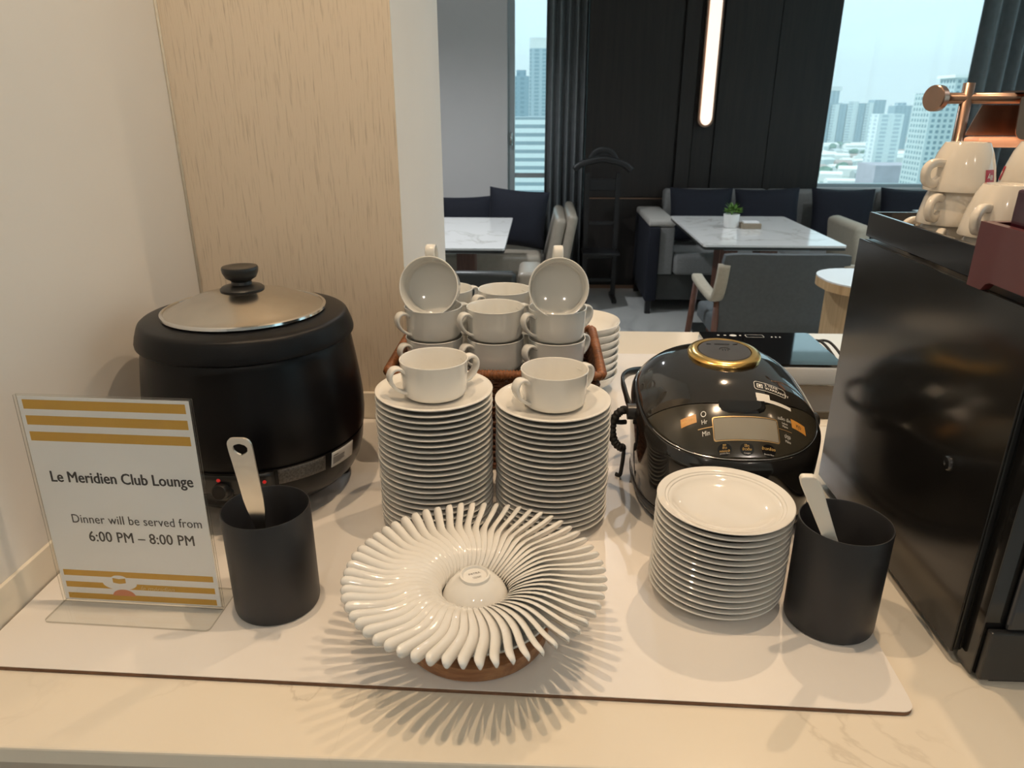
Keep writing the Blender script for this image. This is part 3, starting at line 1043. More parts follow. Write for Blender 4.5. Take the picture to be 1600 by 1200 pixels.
# ================================================================== spoon whirl on a wooden stand
SX, SY = -0.073, 0.714
tag(ob('wooden_stand', lathe('wooden_stand', [(0.0, 0.0), (0.084, 0.0), (0.0875, 0.0025), (0.0905, 0.019), (0.0895, 0.0215), (0.0, 0.0215)], 72), 'wood_disc', loc=(SX, SY - 0.004, MZ + 0.0002)),
    'low round brown wooden stand under the plate of spoons', 'stand')
tag(ob('spoon_plate', lathe('spoon_plate', [(0.0, 0.002), (0.050, 0.002), (0.052, 0.0), (0.057, 0.0), (0.060, 0.003), (0.078, 0.010), (0.096, 0.021), (0.0975, 0.0235), (0.096, 0.0245), (0.077, 0.0145), (0.058, 0.0080), (0.0, 0.0070)], 72),
       'porcelain', loc=(SX, SY - 0.002, MZ + 0.0220)), 'white porcelain plate on the wooden stand, under the ring of spoons', 'plate')
cb = thing('small_bowl', 'small white bowl turned upside down at the centre of the spoons', 'bowl', (SX, SY, MZ + 0.0310))
ob('shell', lathe('shell', [(0.0440, 0.0), (0.0452, 0.0012), (0.0440, 0.006), (0.0405, 0.018), (0.0350, 0.030), (0.0265, 0.0400), (0.0185, 0.0448), (0.0180, 0.0485), (0.0160, 0.0490), (0.0148, 0.0475), (0.0142, 0.0462),
                           (0.0, 0.0462), (0.0, 0.0430), (0.0150, 0.0425), (0.0250, 0.0370), (0.0330, 0.0280), (0.0385, 0.0170), (0.0425, 0.004)], 56), 'porcelain', cb)
ob('maker_stamp', TEXTS['stamp'], 'ink_grey', cb, (-0.001, 0.0035, 0.0465), (0, 0, RAD(24)))
ob('maker_stamp', TEXTS['stamp2'], 'ink_grey', cb, (0.003, -0.0035, 0.0465), (0, 0, RAD(24)))


def spoon_mesh():
    """Asian soup spoon: x = along, y = across, z = the hollow side"""
    L_ = 0.128
    prof = []  # x, half width, hollow depth, centre height, thickness
    data = [(0.000, 0.0035, 0.0000, 0.0075, 0.0022), (0.003, 0.0100, 0.0025, 0.0060, 0.0026), (0.008, 0.0150, 0.0050, 0.0040, 0.0027), (0.016, 0.0192, 0.0075, 0.0020, 0.0027), (0.026, 0.0212, 0.0088, 0.0006, 0.0027),
            (0.036, 0.0210, 0.0088, 0.0004, 0.0027), (0.046, 0.0192, 0.0074, 0.0016, 0.0028), (0.056, 0.0156, 0.0052, 0.0042, 0.0031), (0.064, 0.0120, 0.0034, 0.0074, 0.0036), (0.072, 0.0094, 0.0022, 0.0108, 0.0042),
            (0.081, 0.0080, 0.0016, 0.0144, 0.0047), (0.091, 0.0074, 0.0014, 0.0182, 0.0050), (0.101, 0.0072, 0.0012, 0.0216, 0.0053), (0.110, 0.0071, 0.0010, 0.0242, 0.0056), (0.115, 0.0062, 0.0006, 0.0254, 0.0052), (0.1178, 0.0040, 0.0002, 0.0260, 0.0042), (0.1190, 0.0015, 0.0, 0.0263, 0.0024)]
    nk = 7
    v, f = [], []
    for x, w, dep, c, th in data:
        ring = []
        for j in range(nk):
            k = -1 + 2 * j / (nk - 1)
            ring.append((x, w * k, c + dep * k * k * 1.0))
        for j in range(nk - 1, -1, -1):
            k = -1 + 2 * j / (nk - 1)
            edge = 0.30 + 0.70 * math.sqrt(max(0.0, 1 - k * k))
            ring.append((x, w * k * (1.0 if abs(k) < 0.99 else 1.01), c + dep * k * k - th * edge))
        v += ring
    m = 2 * nk
    for i in range(len(data) - 1):
        for j in range(m):
            j2 = (j + 1) % m
            f.append((i * m + j, i * m + j2, (i + 1) * m + j2, (i + 1) * m + j))
    f.append(tuple(range(m))); f.append(tuple((len(data) - 1) * m + j for j in range(m))[::-1])
    bm = bmesh.new(); bm.from_mesh(mesh_from('soup_spoon', v, f))
    return bm_mesh(bm, 'soup_spoon', True)


spoon_me = spoon_mesh()
spoon_me.materials.append(MATS['porcelain'])
NS = 58
for i in range(NS):
    th = -PI / 2 - 2 * PI * i / NS          # clockwise seen from above, starting at the camera side
    jr = random.uniform(-1, 1)
    rad = Vector((math.cos(th), math.sin(th), 0)); ccw = Vector((-math.sin(th), math.cos(th), 0)); up = Vector((0, 0, 1))
    roll = RAD(66 + 0.15 * random.uniform(-1, 1))
    back = up * math.cos(roll) + ccw * math.sin(roll)          # direction of the spoon's convex back
    pitch = RAD(20.0 + 0.3 * jr)
    swirl = RAD(-14.0 + 0.15 * random.uniform(-1, 1))
    out_dir = rad * math.cos(swirl) + ccw * math.sin(swirl)
    xax = (out_dir * math.cos(pitch) + up * math.sin(pitch)).normalized()
    zax = -(back - xax * back.dot(xax)).normalized()
    yax = zax.cross(xax)
    R3 = Matrix((xax, yax, zax)).transposed()
    o = ob('soup_spoon', spoon_me, None)
    o.rotation_mode = 'XYZ'
    o.rotation_euler = R3.to_euler()
    ctr = Vector((SX, SY, MZ + 0.0540)) + rad * (0.0410 + 0.0005 * random.uniform(-1, 1)) + up * 0.0005 * random.uniform(-1, 1)
    o.location = ctr
    if i == 0:
        lab = 'white porcelain soup spoon of the ring lying nearest the board front edge'
    else:
        lab = 'white porcelain soup spoon, %s clockwise from the ring spoon nearest the board front' % ordinal(i + 1)
    tag(o, lab, 'spoon', 'soup spoons fanned in a ring')

# ================================================================== stack of dessert plates
plate_prof = [(0.0, 0.0030), (0.038, 0.0030), (0.040, 0.0), (0.0435, 0.0), (0.0455, 0.0026), (0.058, 0.0062), (0.066, 0.0106), (0.0775, 0.0158), (0.0834, 0.0190), (0.0846, 0.0199), (0.0848, 0.0208), (0.0838, 0.0214),
              (0.0795, 0.0204), (0.0748, 0.0190), (0.0738, 0.0176), (0.0708, 0.0172), (0.0698, 0.0158), (0.0668, 0.0152), (0.0640, 0.0130), (0.0560, 0.0092), (0.0440, 0.0066), (0.0, 0.0060)]
plate_me = lathe('dessert_plate', plate_prof, 72)
plate_me.materials.append(MATS['porcelain'])
NP, PP = 15, 0.0083
for k in range(NP):
    o = ob('dessert_plate', plate_me, None, None, (0.2340 + 0.0035 * k / NP + random.uniform(-.0007, .0007), 0.800 + 0.006 * k / NP + random.uniform(-.0007, .0007), MZ + 0.0002 + k * PP), (0, 0, random.uniform(0, 6)))
    lab = 'rimmed white plate, %s from the top of the stack before the rice cooker' % ORD[NP - 1 - k]
    if k == NP - 1:
        lab = 'topmost rimmed white plate of the stack before the rice cooker'
    tag(o, lab, 'plate', 'plates stacked before the rice cooker')

# ================================================================== acrylic sign
SW, SHH = 0.2135, 0.284
sg = thing('table_sign', 'clear acrylic stand with printed dinner notice between golden stripes', 'sign', (-0.5030, 0.7385, MZ + 0.0003), (0, 0, RAD(-2.4)))
TILT = RAD(1.5)
pl_rot = (RAD(90) - TILT, 0, 0)
# sign plane: local x across, y up the sheet, z towards the viewer
ob('front_sheet', box('front_sheet', (SW, SHH, 0.0018), (0, SHH / 2 + 0.003, 0.0022), 0.0004, 1), 'acrylic', sg, rot=pl_rot)
ob('back_sheet', box('back_sheet', (SW, SHH, 0.0018), (0, SHH / 2 + 0.003, -0.0022), 0.0004, 1), 'acrylic', sg, rot=pl_rot)
ob('base_plate', prism('base_plate', rrect(SW, 0.082, 0.006, 4, 0, 0.0), 0.0, 0.0026), 'acrylic', sg)
for nm in ('front_sheet', 'back_sheet', 'base_plate'):
    me = [c for c in sg.children if c.name.startswith(nm)][0].data
    me.materials.append(MATS['acrylic_edge'])
    for q in me.polygons:
        if abs(q.normal.z) < 0.5:
            q.material_index = 1
paper = ob('printed_sheet', box('printed_sheet', (SW - 0.006, SHH - 0.004, 0.0003), (0, SHH / 2 + 0.003, 0)), 'paper', sg, rot=pl_rot)
PW = SW - 0.006


def on_paper(name, me, mat, x, y, z=0.0003):
    return ob(name, me, mat, paper, (x, y, z))


def rect(name, w, h):
    return mesh_from(name, [(-w / 2, -h / 2, 0), (w / 2, -h / 2, 0), (w / 2, h / 2, 0), (-w / 2, h / 2, 0)], [(0, 1, 2, 3)])


stw = PW - 0.010
for y in (0.275, 0.2550, 0.2345):
    on_paper('golden_stripe', rect('golden_stripe', stw, 0.0118), 'print_gold', 0.0, y)
for y in (0.0455, 0.0280, 0.0110):
    on_paper('golden_stripe', rect('golden_stripe', stw, 0.0085), 'print_gold', 0.0, y)
on_paper('lettering', TEXTS['title'], 'ink_dark', 0.004, 0.181)
t = TEXTS['title']
on_paper('lettering', TEXTS['dinner'], 'ink_grey', 0.0125, 0.1240)
on_paper('lettering', TEXTS['hours'], 'ink_grey', 0.0145, 0.0995)


def fit_width(me, w):
    xs = [vv.co.x for vv in me.vertices]
    c = (max(xs) + min(xs)) / 2
    s = w / (max(xs) - min(xs))
    for vv in me.vertices:
        vv.co.x = (vv.co.x - c) * s


fit_width(TEXTS['title'], 0.1790)
fit_width(TEXTS['dinner'], 0.1660)
fit_width(TEXTS['hours'], 0.1360)


def ell(name, pts):
    return mesh_from(name, [(x, y, 0) for x, y in pts], [tuple(range(len(pts)))])


hat = [(0.0225 * math.cos(a), 0.0098 * math.sin(a) * (1.0 if math.sin(a) < 0 else 0.85) + (0.0035 * math.exp(-(math.cos(a) * 2.2) ** 4) if math.sin(a) > 0 else 0)) for a in [2 * PI * k / 48 for k in range(48)]]
on_paper('white_hat', ell('white_hat', hat), 'paper', -0.026, 0.0325, 0.0005)
on_paper('hat_band', ell('hat_band', [(-0.0085, 0.0035), (0.0, 0.0020), (0.0085, 0.0035), (0.0085, -0.0035), (0.0, -0.005), (-0.0085, -0.0035)][::-1]), 'print_gold', -0.026, 0.0370, 0.0007)
dome = [(0.0150 * math.cos(PI * k / 16), 0.0095 * math.sin(PI * k / 16)) for k in range(17)]
on_paper('coral_dome', ell('coral_dome', dome), 'print_coral', -0.023, 0.0140, 0.0006)
on_paper('lettering', TEXTS['signature'], 'print_cream', 0.022, 0.0265, 0.0006)

# ================================================================== rice cooker
RX, RY, ra, rb, rn = 0.291, 1.068, 0.140, 0.160, 2.6
rc = thing('rice_cooker', 'glossy black electric rice cooker with gold ringed steam vent and display', 'rice cooker', (RX, RY, MZ + 0.0002))


def rim_z(y):
    t = min(max((y + rb) / (2 * rb), 0), 1)
    return 0.118 + 0.062 * t ** 0.8


def dome_z(x, y):
    r_ = min(1.0, (abs(x / ra) ** rn + abs(y / rb) ** rn) ** (1 / rn))
    return rim_z(y) + 0.076 * (1 - r_ ** 2.4) ** 0.8


def outline(th, k=1.0):
    c, s = math.cos(th), math.sin(th)
    return (k * ra * math.copysign(abs(c) ** (2 / rn), c), k * rb * math.copysign(abs(s) ** (2 / rn), s))


def ring_loft(name, rings, cap=True):
    v, f = [], []
    n = len(rings[0])
    for R_ in rings:
        v += R_
    for i in range(len(rings) - 1):
        for k in range(n):
            k2 = (k + 1) % n
            f.append((i * n + k, i * n + k2, (i + 1) * n + k2, (i + 1) * n + k))
    if cap:
        f.append(tuple(range(n))[::-1]); f.append(tuple((len(rings) - 1) * n + k for k in range(n)))
    bm = bmesh.new(); bm.from_mesh(mesh_from(name, v, f))
    me = bm_mesh(bm, name, True)
    return me


TH = [2 * PI * k / 96 for k in range(96)]


def lvl(k, zf_):
    out = []
    for th in TH:
        x, y = outline(th, k)
        out.append((x, y, zf_(x, y)))
    return out


rings = [lvl(0.86, lambda x, y: 0.006), lvl(0.925, lambda x, y: 0.0065), lvl(0.945, lambda x, y: 0.014), lvl(0.955, lambda x, y: 0.030)]
for t in (0.25, 0.45, 0.65, 0.82, 0.93):
    rings.append(lvl(0.955 + 0.047 * math.sin(t * PI / 2), lambda x, y, t=t: 0.03 + (rim_z(y) - 0.03) * t))
rings.append(lvl(1.0, lambda x, y: rim_z(y)))
for k in (0.985, 0.965, 0.945):
    rings.append(lvl(k, lambda x, y: dome_z(x, y) - 0.0004))
rings.append(lvl(0.942, lambda x, y: dome_z(x, y) - 0.004))
for k in (0.8, 0.6, 0.4, 0.2):
    rings.append(lvl(k, lambda x, y: dome_z(x, y) - 0.005))
ob('body', ring_loft('body', rings), 'cooker_body', rc)
for a in (-0.08, 0.08):
    for b_ in (-0.10, 0.10):
        ob('foot', lathe('foot', [(0.0, 0.0), (0.010, 0.0), (0.011, 0.002), (0.011, 0.0075), (0.0, 0.0075)], 16), 'rubber', rc, loc=(a, b_, 0))
ob('base_ring', ring_loft('base_ring', [lvl(0.957, lambda x, y: 0.018), lvl(0.966, lambda x, y: 0.020), lvl(0.969, lambda x, y: 0.027), lvl(0.958, lambda x, y: 0.0285)], False), 'vent_grey', rc)

KT = 0.94   # the lid and the panel fill the outline scaled by this


def half_w(y):
    q = 1 - abs(y / (rb * KT)) ** rn
    return ra * KT * max(q, 0.0) ** (1 / rn)


def top_patch(name, y0, y1, ny, nx=40, bow=0.0, thick=0.0045):
    v, f = [], []
    ys = []
    for j in range(ny + 1):
        t = j / ny
        ys.append(y0 + (y1 - y0) * t)
    if y0 <= -rb * KT + 1e-6:
        ys = [y0 + (y1 - y0) * (1 - math.cos(PI / 2 * j / ny)) for j in range(ny + 1)]
    if y1 >= rb * KT - 1e-6:
        ys = [y1 - (y1 - y0) * (1 - math.cos(PI / 2 * (ny - j) / ny)) for j in range(ny + 1)]
    for lay in (0.0, -thick):
        for y in ys:
            w = half_w(y)
            for i in range(nx + 1):
                s = math.sin(PI / 2 * (-1 + 2 * i / nx))
                x, yy = w * s, y
                wt_ = (y1 - y) / (y1 - y0) if y1 > 0 else (y - y0) / (y1 - y0)
                for _ in range(6):
                    yy = y + bow * (x / ra) ** 2 * wt_
                    x = half_w(yy) * s
                v.append((x, yy, dome_z(x, yy) + lay + 0.0004))
    m = (ny + 1) * (nx + 1)
    for l in (0, 1):
        for j in range(ny):
            for i in range(nx):
                q = l * m + j * (nx + 1) + i
                f.append((q, q + 1, q + nx + 2, q + nx + 1))
    edge = [j * (nx + 1) for j in range(ny + 1)] + [ny * (nx + 1) + i for i in range(1, nx + 1)] + [j * (nx + 1) + nx for j in range(ny - 1, -1, -1)] + [i for i in range(nx - 1, 0, -1)]
    for k in range(len(edge)):
        a, b = edge[k], edge[(k + 1) % len(edge)]
        f.append((a, b, b + m, a + m))
    bm = bmesh.new(); bm.from_mesh(mesh_from(name, v, f))
    bmesh.ops.remove_doubles(bm, verts=bm.verts, dist=0.00003)
    bmesh.ops.dissolve_degenerate(bm, dist=0.00002, edges=bm.edges)
    for fc in bm.faces:
        fc.smooth = True
    bmesh.ops.recalc_face_normals(bm, faces=bm.faces)
    for e in bm.edges:
        if len(e.link_faces) == 2 and e.calc_face_angle(0) > RAD(40):
            e.smooth = False
    me = bpy.data.meshes.new(name); bm.to_mesh(me); bm.free()
    return me


SEAM = -0.0925
lid = ob('lid', top_patch('lid', SEAM + 0.0010, rb * KT, 40, bow=0.036), 'cooker_lid', rc)
cpn = ob('control_panel', top_patch('control_panel', -rb * KT, SEAM - 0.0010, 26, bow=0.036), 'cooker_panel', rc)
# thin bright line around the panel
arc = []
for k in range(81):
    th = PI + RAD(28) + (PI - RAD(56)) * k / 80
    x, y = outline(th, 0.952)
    arc.append((x, y, dome_z(x, y) + 0.0006))
ob('panel_trim', tube('panel_trim', arc, 0.0009, 6), 'chrome', rc)


def on_cooker(name, me2d, mat, x0, y0, parent, off=0.0010, rot=0.0, sc=1.0, sy=1.0):
    """lay flat artwork onto the curved top"""
    me = me2d.copy() if me2d.users else me2d
    c, s = math.cos(rot), math.sin(rot)
    for vv in me.vertices:
        x = x0 + (vv.co.x * c - vv.co.y * s) * sc
        y = y0 + (vv.co.x * s + vv.co.y * c) * sc * sy
        vv.co = (x, y, dome_z(x, y) + off + vv.co.z)
    return ob(name, me, mat, parent)


def grid_rect(name, w, h, nx=8, ny=4, r=0.0):
    v, f = [], []
    for j in range(ny + 1):
        for i in range(nx + 1):
            v.append((-w / 2 + w * i / nx, -h / 2 + h * j / ny, 0))
    for j in range(ny):
        for i in range(nx):
            q = j * (nx + 1) + i
            f.append((q, q + 1, q + nx + 2, q + nx + 1))
    return mesh_from(name, v, f, True)


def outline_strip(name, poly, t):
    dense = []
    for k in range(len(poly)):
        a, b = poly[k], poly[(k + 1) % len(poly)]
        m = max(1, int(math.hypot(b[0] - a[0], b[1] - a[1]) / 0.004))
        dense += [(a[0] + (b[0] - a[0]) * q / m, a[1] + (b[1] - a[1]) * q / m) for q in range(m)]
    poly = dense
    n = len(poly)
    cx = sum(p[0] for p in poly) / n; cy = sum(p[1] for p in poly) / n
    v, f = [], []
    w = max(p[0] for p in poly) - cx; h = max(p[1] for p in poly) - cy
    for x, y in poly:
        v.append((x, y, 0))
        v.append((cx + (x - cx) * (1 - t / w), cy + (y - cy) * (1 - t / h), 0))
    for k in range(n):
        a = 2 * k; b = 2 * ((k + 1) % n)
        f.append((a, b, b + 1, a + 1))
    return mesh_from(name, v, f)


def disc2d(name, r, n=28):
    return mesh_from(name, [(0, 0, 0)] + [(r * math.cos(2 * PI * k / n), r * math.sin(2 * PI * k / n), 0) for k in range(n)], [(0, k + 1, (k + 1) % n + 1) for k in range(n)])


dsp = on_cooker('display', grid_rect('display', 0.0900, 0.0235), 'display', 0.0050, -0.1228, cpn, 0.0006)
on_cooker('display_frame', outline_strip('display_frame', rrect(0.0935, 0.0268, 0.003, 4), 0.0011), 'gold_line', 0.0050, -0.1228, cpn, 0.0009)
for x in (-0.0276, 0.0035, 0.0341):
    bt = on_cooker('round_button', disc2d('round_button', 0.0098), 'gloss_black', x, -0.1438, cpn, 0.0011, sy=0.55)
for k, x, lines in (('b1', -0.0276, 1), ('b2', 0.0035, 1), ('b3', 0.0341, 1)):
    on_cooker('lettering', TEXTS[k], 'print_amber', x, -0.1428, cpn, 0.0015, sc=0.85, sy=0.6)
    on_cooker('lettering', TEXTS[k + 's'], 'print_white', x, -0.1474, cpn, 0.0015, sc=0.9, sy=0.6)
ol = on_cooker('orange_button', grid_rect('orange_button', 0.0215, 0.0105, 5, 3), 'button_orange', -0.0735, -0.1065, cpn, 0.0012)
orr = on_cooker('orange_button', grid_rect('orange_button', 0.0215, 0.0110, 5, 3), 'button_orange', 0.0840, -0.1075, cpn, 0.0012)
on_cooker('lettering', TEXTS['start'], 'ink_dark', 0.0840, -0.1080, orr, 0.0016)
on_cooker('lettering', TEXTS['cancel'], 'print_amber', -0.0735, -0.1065, ol, 0.0016)
on_cooker('lettering', TEXTS['hr'], 'print_white', -0.0525, -0.1135, cpn)
on_cooker('lettering', TEXTS['min'], 'print_white', -0.0515, -0.1265, cpn)
on_cooker('clock_mark', outline_strip('clock_mark', [(0.0038 * math.cos(2 * PI * k / 20), 0.0038 * math.sin(2 * PI * k / 20)) for k in range(20)], 0.0010), 'print_white', -0.0525, -0.1035, cpn)
on_cooker('amber_line', grid_rect('amber_line', 0.0200, 0.0008, 5, 1), 'gold_line', -0.0520, -0.1205, cpn)
on_cooker('amber_line', grid_rect('amber_line', 0.0190, 0.0008, 5, 1), 'gold_line', 0.0620, -0.1195, cpn)
on_cooker('lettering', TEXTS['menu1'], 'print_white', 0.0630, -0.1065, cpn)
on_cooker('lettering', TEXTS['menu2'], 'print_white', 0.0625, -0.1135, cpn)
on_cooker('lettering', TEXTS['menu3'], 'print_white', 0.0640, -0.1260, cpn)
on_cooker('lettering', TEXTS['menu4'], 'print_white', 0.0640, -0.1310, cpn)
# latch
lt = [(-0.0340, 0.0080), (0.0340, 0.0080), (0.0335, 0.0000), (0.0300, -0.0050), (0.0220, -0.0085), (0.0, -0.0100), (-0.0220, -0.0085), (-0.0300, -0.0050), (-0.0335, 0.0000)]
v = []
for lay, k, z in ((0, 1.0, 0.0), (1, 0.96, 0.0024), (2, 0.80, 0.0034)):
    for x, y in lt:
        v.append((x * k, y * k, z))
f = []
nl = len(lt)
for i in range(2):
    for k in range(nl):
        f.append((i * nl + k, i * nl + (k + 1) % nl, (i + 1) * nl + (k + 1) % nl, (i + 1) * nl + k))
f.append(tuple(2 * nl + k for k in range(nl)))
on_cooker('latch_button', mesh_from('latch_button', v, f), 'gloss_black', 0.0045, -0.0965, rc, 0.0006)
# warranty badge and sticker
on_cooker('badge_border', outline_strip('badge_border', rrect(0.0470, 0.0165, 0.004, 4), 0.0008), 'print_white', 0.0515, -0.0615, lid, rot=RAD(-6))
on_cooker('lettering', TEXTS['warranty'], 'print_white', 0.0440, -0.0600, lid, rot=RAD(-6), sc=0.78)
on_cooker('badge_logo', outline_strip('badge_logo', rrect(0.0085, 0.0080, 0.0006, 2), 0.0012), 'print_white', 0.0365, -0.0600, lid, rot=RAD(-6))
on_cooker('badge_logo', disc2d('badge_logo', 0.0022, 12), 'print_white', 0.0365, -0.0600, lid, 0.0012)
on_cooker('white_sticker', grid_rect('white_sticker', 0.0500, 0.0052, 8, 2), 'print_white', 0.0520, -0.0860, lid, rot=RAD(-4))
on_cooker('white_sticker', grid_rect('white_sticker', 0.0200, 0.0085, 6, 2), 'print_white', 0.0370, -0.0785, lid, rot=RAD(-4))
# steam vent
vy = 0.0270
nv = Vector((-(dome_z(0.002, vy) - dome_z(-0.002, vy)) / 0.004, -(dome_z(0, vy + 0.002) - dome_z(0, vy - 0.002)) / 0.004, 1)).normalized()
vrot = Vector((0, 0, 1)).rotation_difference(nv).to_euler()
vt = ob('steam_vent', lathe('steam_vent', [(0.0375, -0.010), (0.0560, -0.010), (0.0565, -0.0015), (0.0550, 0.0008), (0.0500, 0.0032), (0.0440, 0.0042), (0.0420, 0.0038), (0.0415, 0.002)], 64), 'gold_ring', rc, loc=(0.002, vy, dome_z(0, vy) + 0.001), rot=vrot)
vt['label'] = 'gold ring of the steam vent'
cpv = ob('vent_cap', lathe('vent_cap', [(0.0, 0.0048), (0.030, 0.0046), (0.0395, 0.0040), (0.0408, 0.0026), (0.0408, -0.008), (0.0, -0.008)], 56), 'vent_grey', vt)
for x, w in ((0.0, 0.024), (-0.021, 0.007), (0.021, 0.007)):
    ob('vent_slot', box('vent_slot', (w, 0.0018, 0.001), (x, 0.020, 0.0048)), 'gloss_black', cpv)
for k in range(3):
    ob('steam_mark', tube('steam_mark', [(-0.004 + k * 0.004, -0.006, 0.0049), (-0.0025 + k * 0.004, -0.002, 0.0049), (-0.004 + k * 0.004, 0.001, 0.0049)], 0.0005, 5), 'gloss_black', cpv)
ob('steam_mark', tube('steam_mark', [(-0.008, -0.001, 0.0049), (-0.006, 0.005, 0.0049), (0.0, 0.006, 0.0049), (0.006, 0.005, 0.0049), (0.008, -0.001, 0.0049)], 0.0006, 5), 'gloss_black', cpv)
# carrying handle folded back round the body
hp = spline([(-ra - 0.003, -0.012, 0.146), (-ra - 0.009, 0.03, 0.160), (-ra - 0.006, 0.09, 0.168), (-0.10, 0.170, 0.150), (0, 0.178, 0.140), (0.10, 0.170, 0.135), (ra + 0.004, 0.10, 0.135), (ra + 0.006, 0.03, 0.135), (ra + 0.003, -0.012, 0.135)], 8)
ob('carry_handle', tube('carry_handle', hp, 0, 10, flat=(0.014, 0.006, (0, 0.3, 1))), 'plastic_black', rc)
for s in (-1, 1):
    ob('handle_pivot', lathe('handle_pivot', [(0.0, -0.008), (0.013, -0.008), (0.013, 0.005), (0.010, 0.008), (0.0, 0.008)], 20), 'plastic_black', rc, loc=(s * (ra + 0.002), -0.012, 0.146 if s < 0 else 0.135), rot=(0, RAD(90), 0))

# bundled flex of the cooker
cpts = spline([(0.1370, 1.104, 0.128), (0.1320, 1.092, 0.1330), (0.1230, 1.090, 0.1270), (0.1160, 1.090, 0.1110), (0.1155, 1.088, 0.0930), (0.1210, 1.086, 0.0770), (0.1300, 1.084, 0.0690), (0.1355, 1.088, 0.0670)], 14)
rads = [0.0062 + (0.0010 if (i // 3) % 2 else 0.0) for i in range(len(cpts))]
cbn = thing('cord_bundle', 'thick black coil of bundled flex beside the rice cooker', 'cord', (0.007, 0.0, MZ))
ob('wrapped_loop', tube('wrapped_loop', cpts, rads, 12), 'rubber', cbn)
ob('flex', tube('flex', spline([(0.1175, 1.090, 0.1130), (0.1290, 1.090, 0.1120), (0.1375, 1.094, 0.1110)], 8), 0.0042, 8), 'rubber', cbn)
ob('flex', tube('flex', spline([(0.1355, 1.088, 0.0670), (0.1375, 1.096, 0.0520), (0.1370, 1.104, 0.0250), (0.1350, 1.108, 0.0045), (0.1280, 1.112, 0.0040)], 8), 0.0034, 8), 'rubber', cbn)

# ================================================================== induction hob behind
tag(ob('dark_slab', box('dark_slab', (0.27, 0.155, 0.016), (0.575, 1.462, CT + 0.0085), 0.004, 2), 'slab_olive'), 'dark olive flat slab lying between rice cooker and hob', 'tray')  # flat dark slab filling the olive strip in front of the hob
hb = thing('induction_hob', 'black glass induction hob with white body at the back of the worktop', 'hob', (0.548, 1.672, CT + 0.0003))
ob('body', box('body', (0.280, 0.248, 0.046), (0, 0, 0.033), 0.006, 3), 'hob_body', hb)
hg = ob('glass_top', prism('glass_top', rrect(0.278, 0.246, 0.010), 0.0562, 0.0612), 'hob_glass', hb)
for x in (-0.11, 0.11):
    for y in (-0.09, 0.09):
        ob('foot', lathe('foot', [(0.0, 0.0), (0.012, 0.0), (0.013, 0.009), (0.0, 0.0098)], 16), 'rubber', hb, loc=(x, y, 0))
for x, w in ((-0.095, 0.006), (-0.078, 0.006), (-0.040, 0.005)):
    ob('touch_icon', mesh_from('touch_icon', [(px, py, 0.0615) for px, py in rrect(w, 0.006, 0.001, 2, x, 0.094)], [tuple(range(12))]), 'print_white', hg)
ob('touch_icon', mesh_from('touch_icon', [(-0.058 + 0.009 * math.cos(2 * PI * k / 20), 0.093 + 0.008 * math.sin(2 * PI * k / 20), 0.0615) for k in range(20)], [tuple(range(20))]), 'print_white', hg)
os_ = outline_strip('touch_display', rrect(0.045, 0.022, 0.003, 3, -0.005, 0.090), 0.0012)
ob('touch_display', os_, 'print_white', hg, (0, 0, 0.0615))
for x in (0.036, 0.046, 0.056):
    ob('touch_icon', mesh_from('touch_icon', [(x - 0.003, 0.080, 0.0615), (x + 0.003, 0.080, 0.0615), (x, 0.088, 0.0615)], [(0, 1, 2)]), 'print_white', hg)
for k, (dx, lab) in enumerate(((0.0, 'thin black cable arching behind the coffee machine, inner of two'), (0.020, 'thin black cable arching behind the coffee machine, outer of two'))):
    c = tube('cable', spline([(0.655 + dx, 1.835, CT + 0.004), (0.690 + dx, 1.815, CT + 0.030), (0.722 + dx, 1.79, CT + 0.040), (0.745 + dx, 1.74, CT + 0.010), (0.735 + dx * 0.8, 1.70, CT + 0.004), (0.722 + dx * 0.7, 1.64, CT + 0.004), (0.712 + dx * 0.7, 1.62, CT + 0.004)], 8), 0.0035, 8)
    tag(ob('cable', c, 'rubber'), lab, 'cable', 'cables behind the machine')

# ================================================================== coffee machine
MX, MY0, MY1, MH = 0.482, 0.686, 1.116, 0.418
cm = thing('coffee_machine', 'big black coffee machine with smooth side panel and cup shelf on top', 'coffee machine', (MX, MY0, CT + 0.0003))
D_ = MY1 - MY0
ob('body', span('body', 0.004, 0.436, 0.004, D_ - 0.004, 0.012, MH, 0.003), 'machine_front', cm)
ob('side_panel', span('side_panel', 0.0, 0.0035, 0.0, D_, 0.014, MH, 0.001), 'machine_side', cm)
ob('side_panel', span('side_panel', 0.4365, 0.440, 0.0, D_, 0.014, MH + 0.004, 0.001), 'machine_side', cm)
ob('plinth', span('plinth', 0.012, 0.428, 0.02, D_ - 0.02, 0.0, 0.0118), 'gap_dark', cm)
ob('cup_rail', span('cup_rail', 0.006, 0.012, 0.134, D_ - 0.006, MH + 0.0046, MH + 0.040, 0.001), 'machine_rail', cm)
ob('cup_rail', span('cup_rail', 0.428, 0.434, 0.02, D_ - 0.006, MH + 0.0046, MH + 0.040, 0.001), 'machine_rail', cm)
ob('cup_rail', span('cup_rail', 0.0125, 0.4275, D_ - 0.012, D_ - 0.006, MH + 0.0046, MH + 0.040, 0.001), 'machine_rail', cm)
lk = ob('side_lock', lathe('side_lock', [(0.0, 0.0035), (0.003, 0.0035), (0.0036, 0.005), (0.0075, 0.005), (0.0088, 0.0035), (0.0092, 0.0), (0.0092, -0.002), (0.0, -0.002)], 28), 'gloss_black', cm, loc=(-0.0002, 0.085, 0.215), rot=(0, RAD(-90), 0))
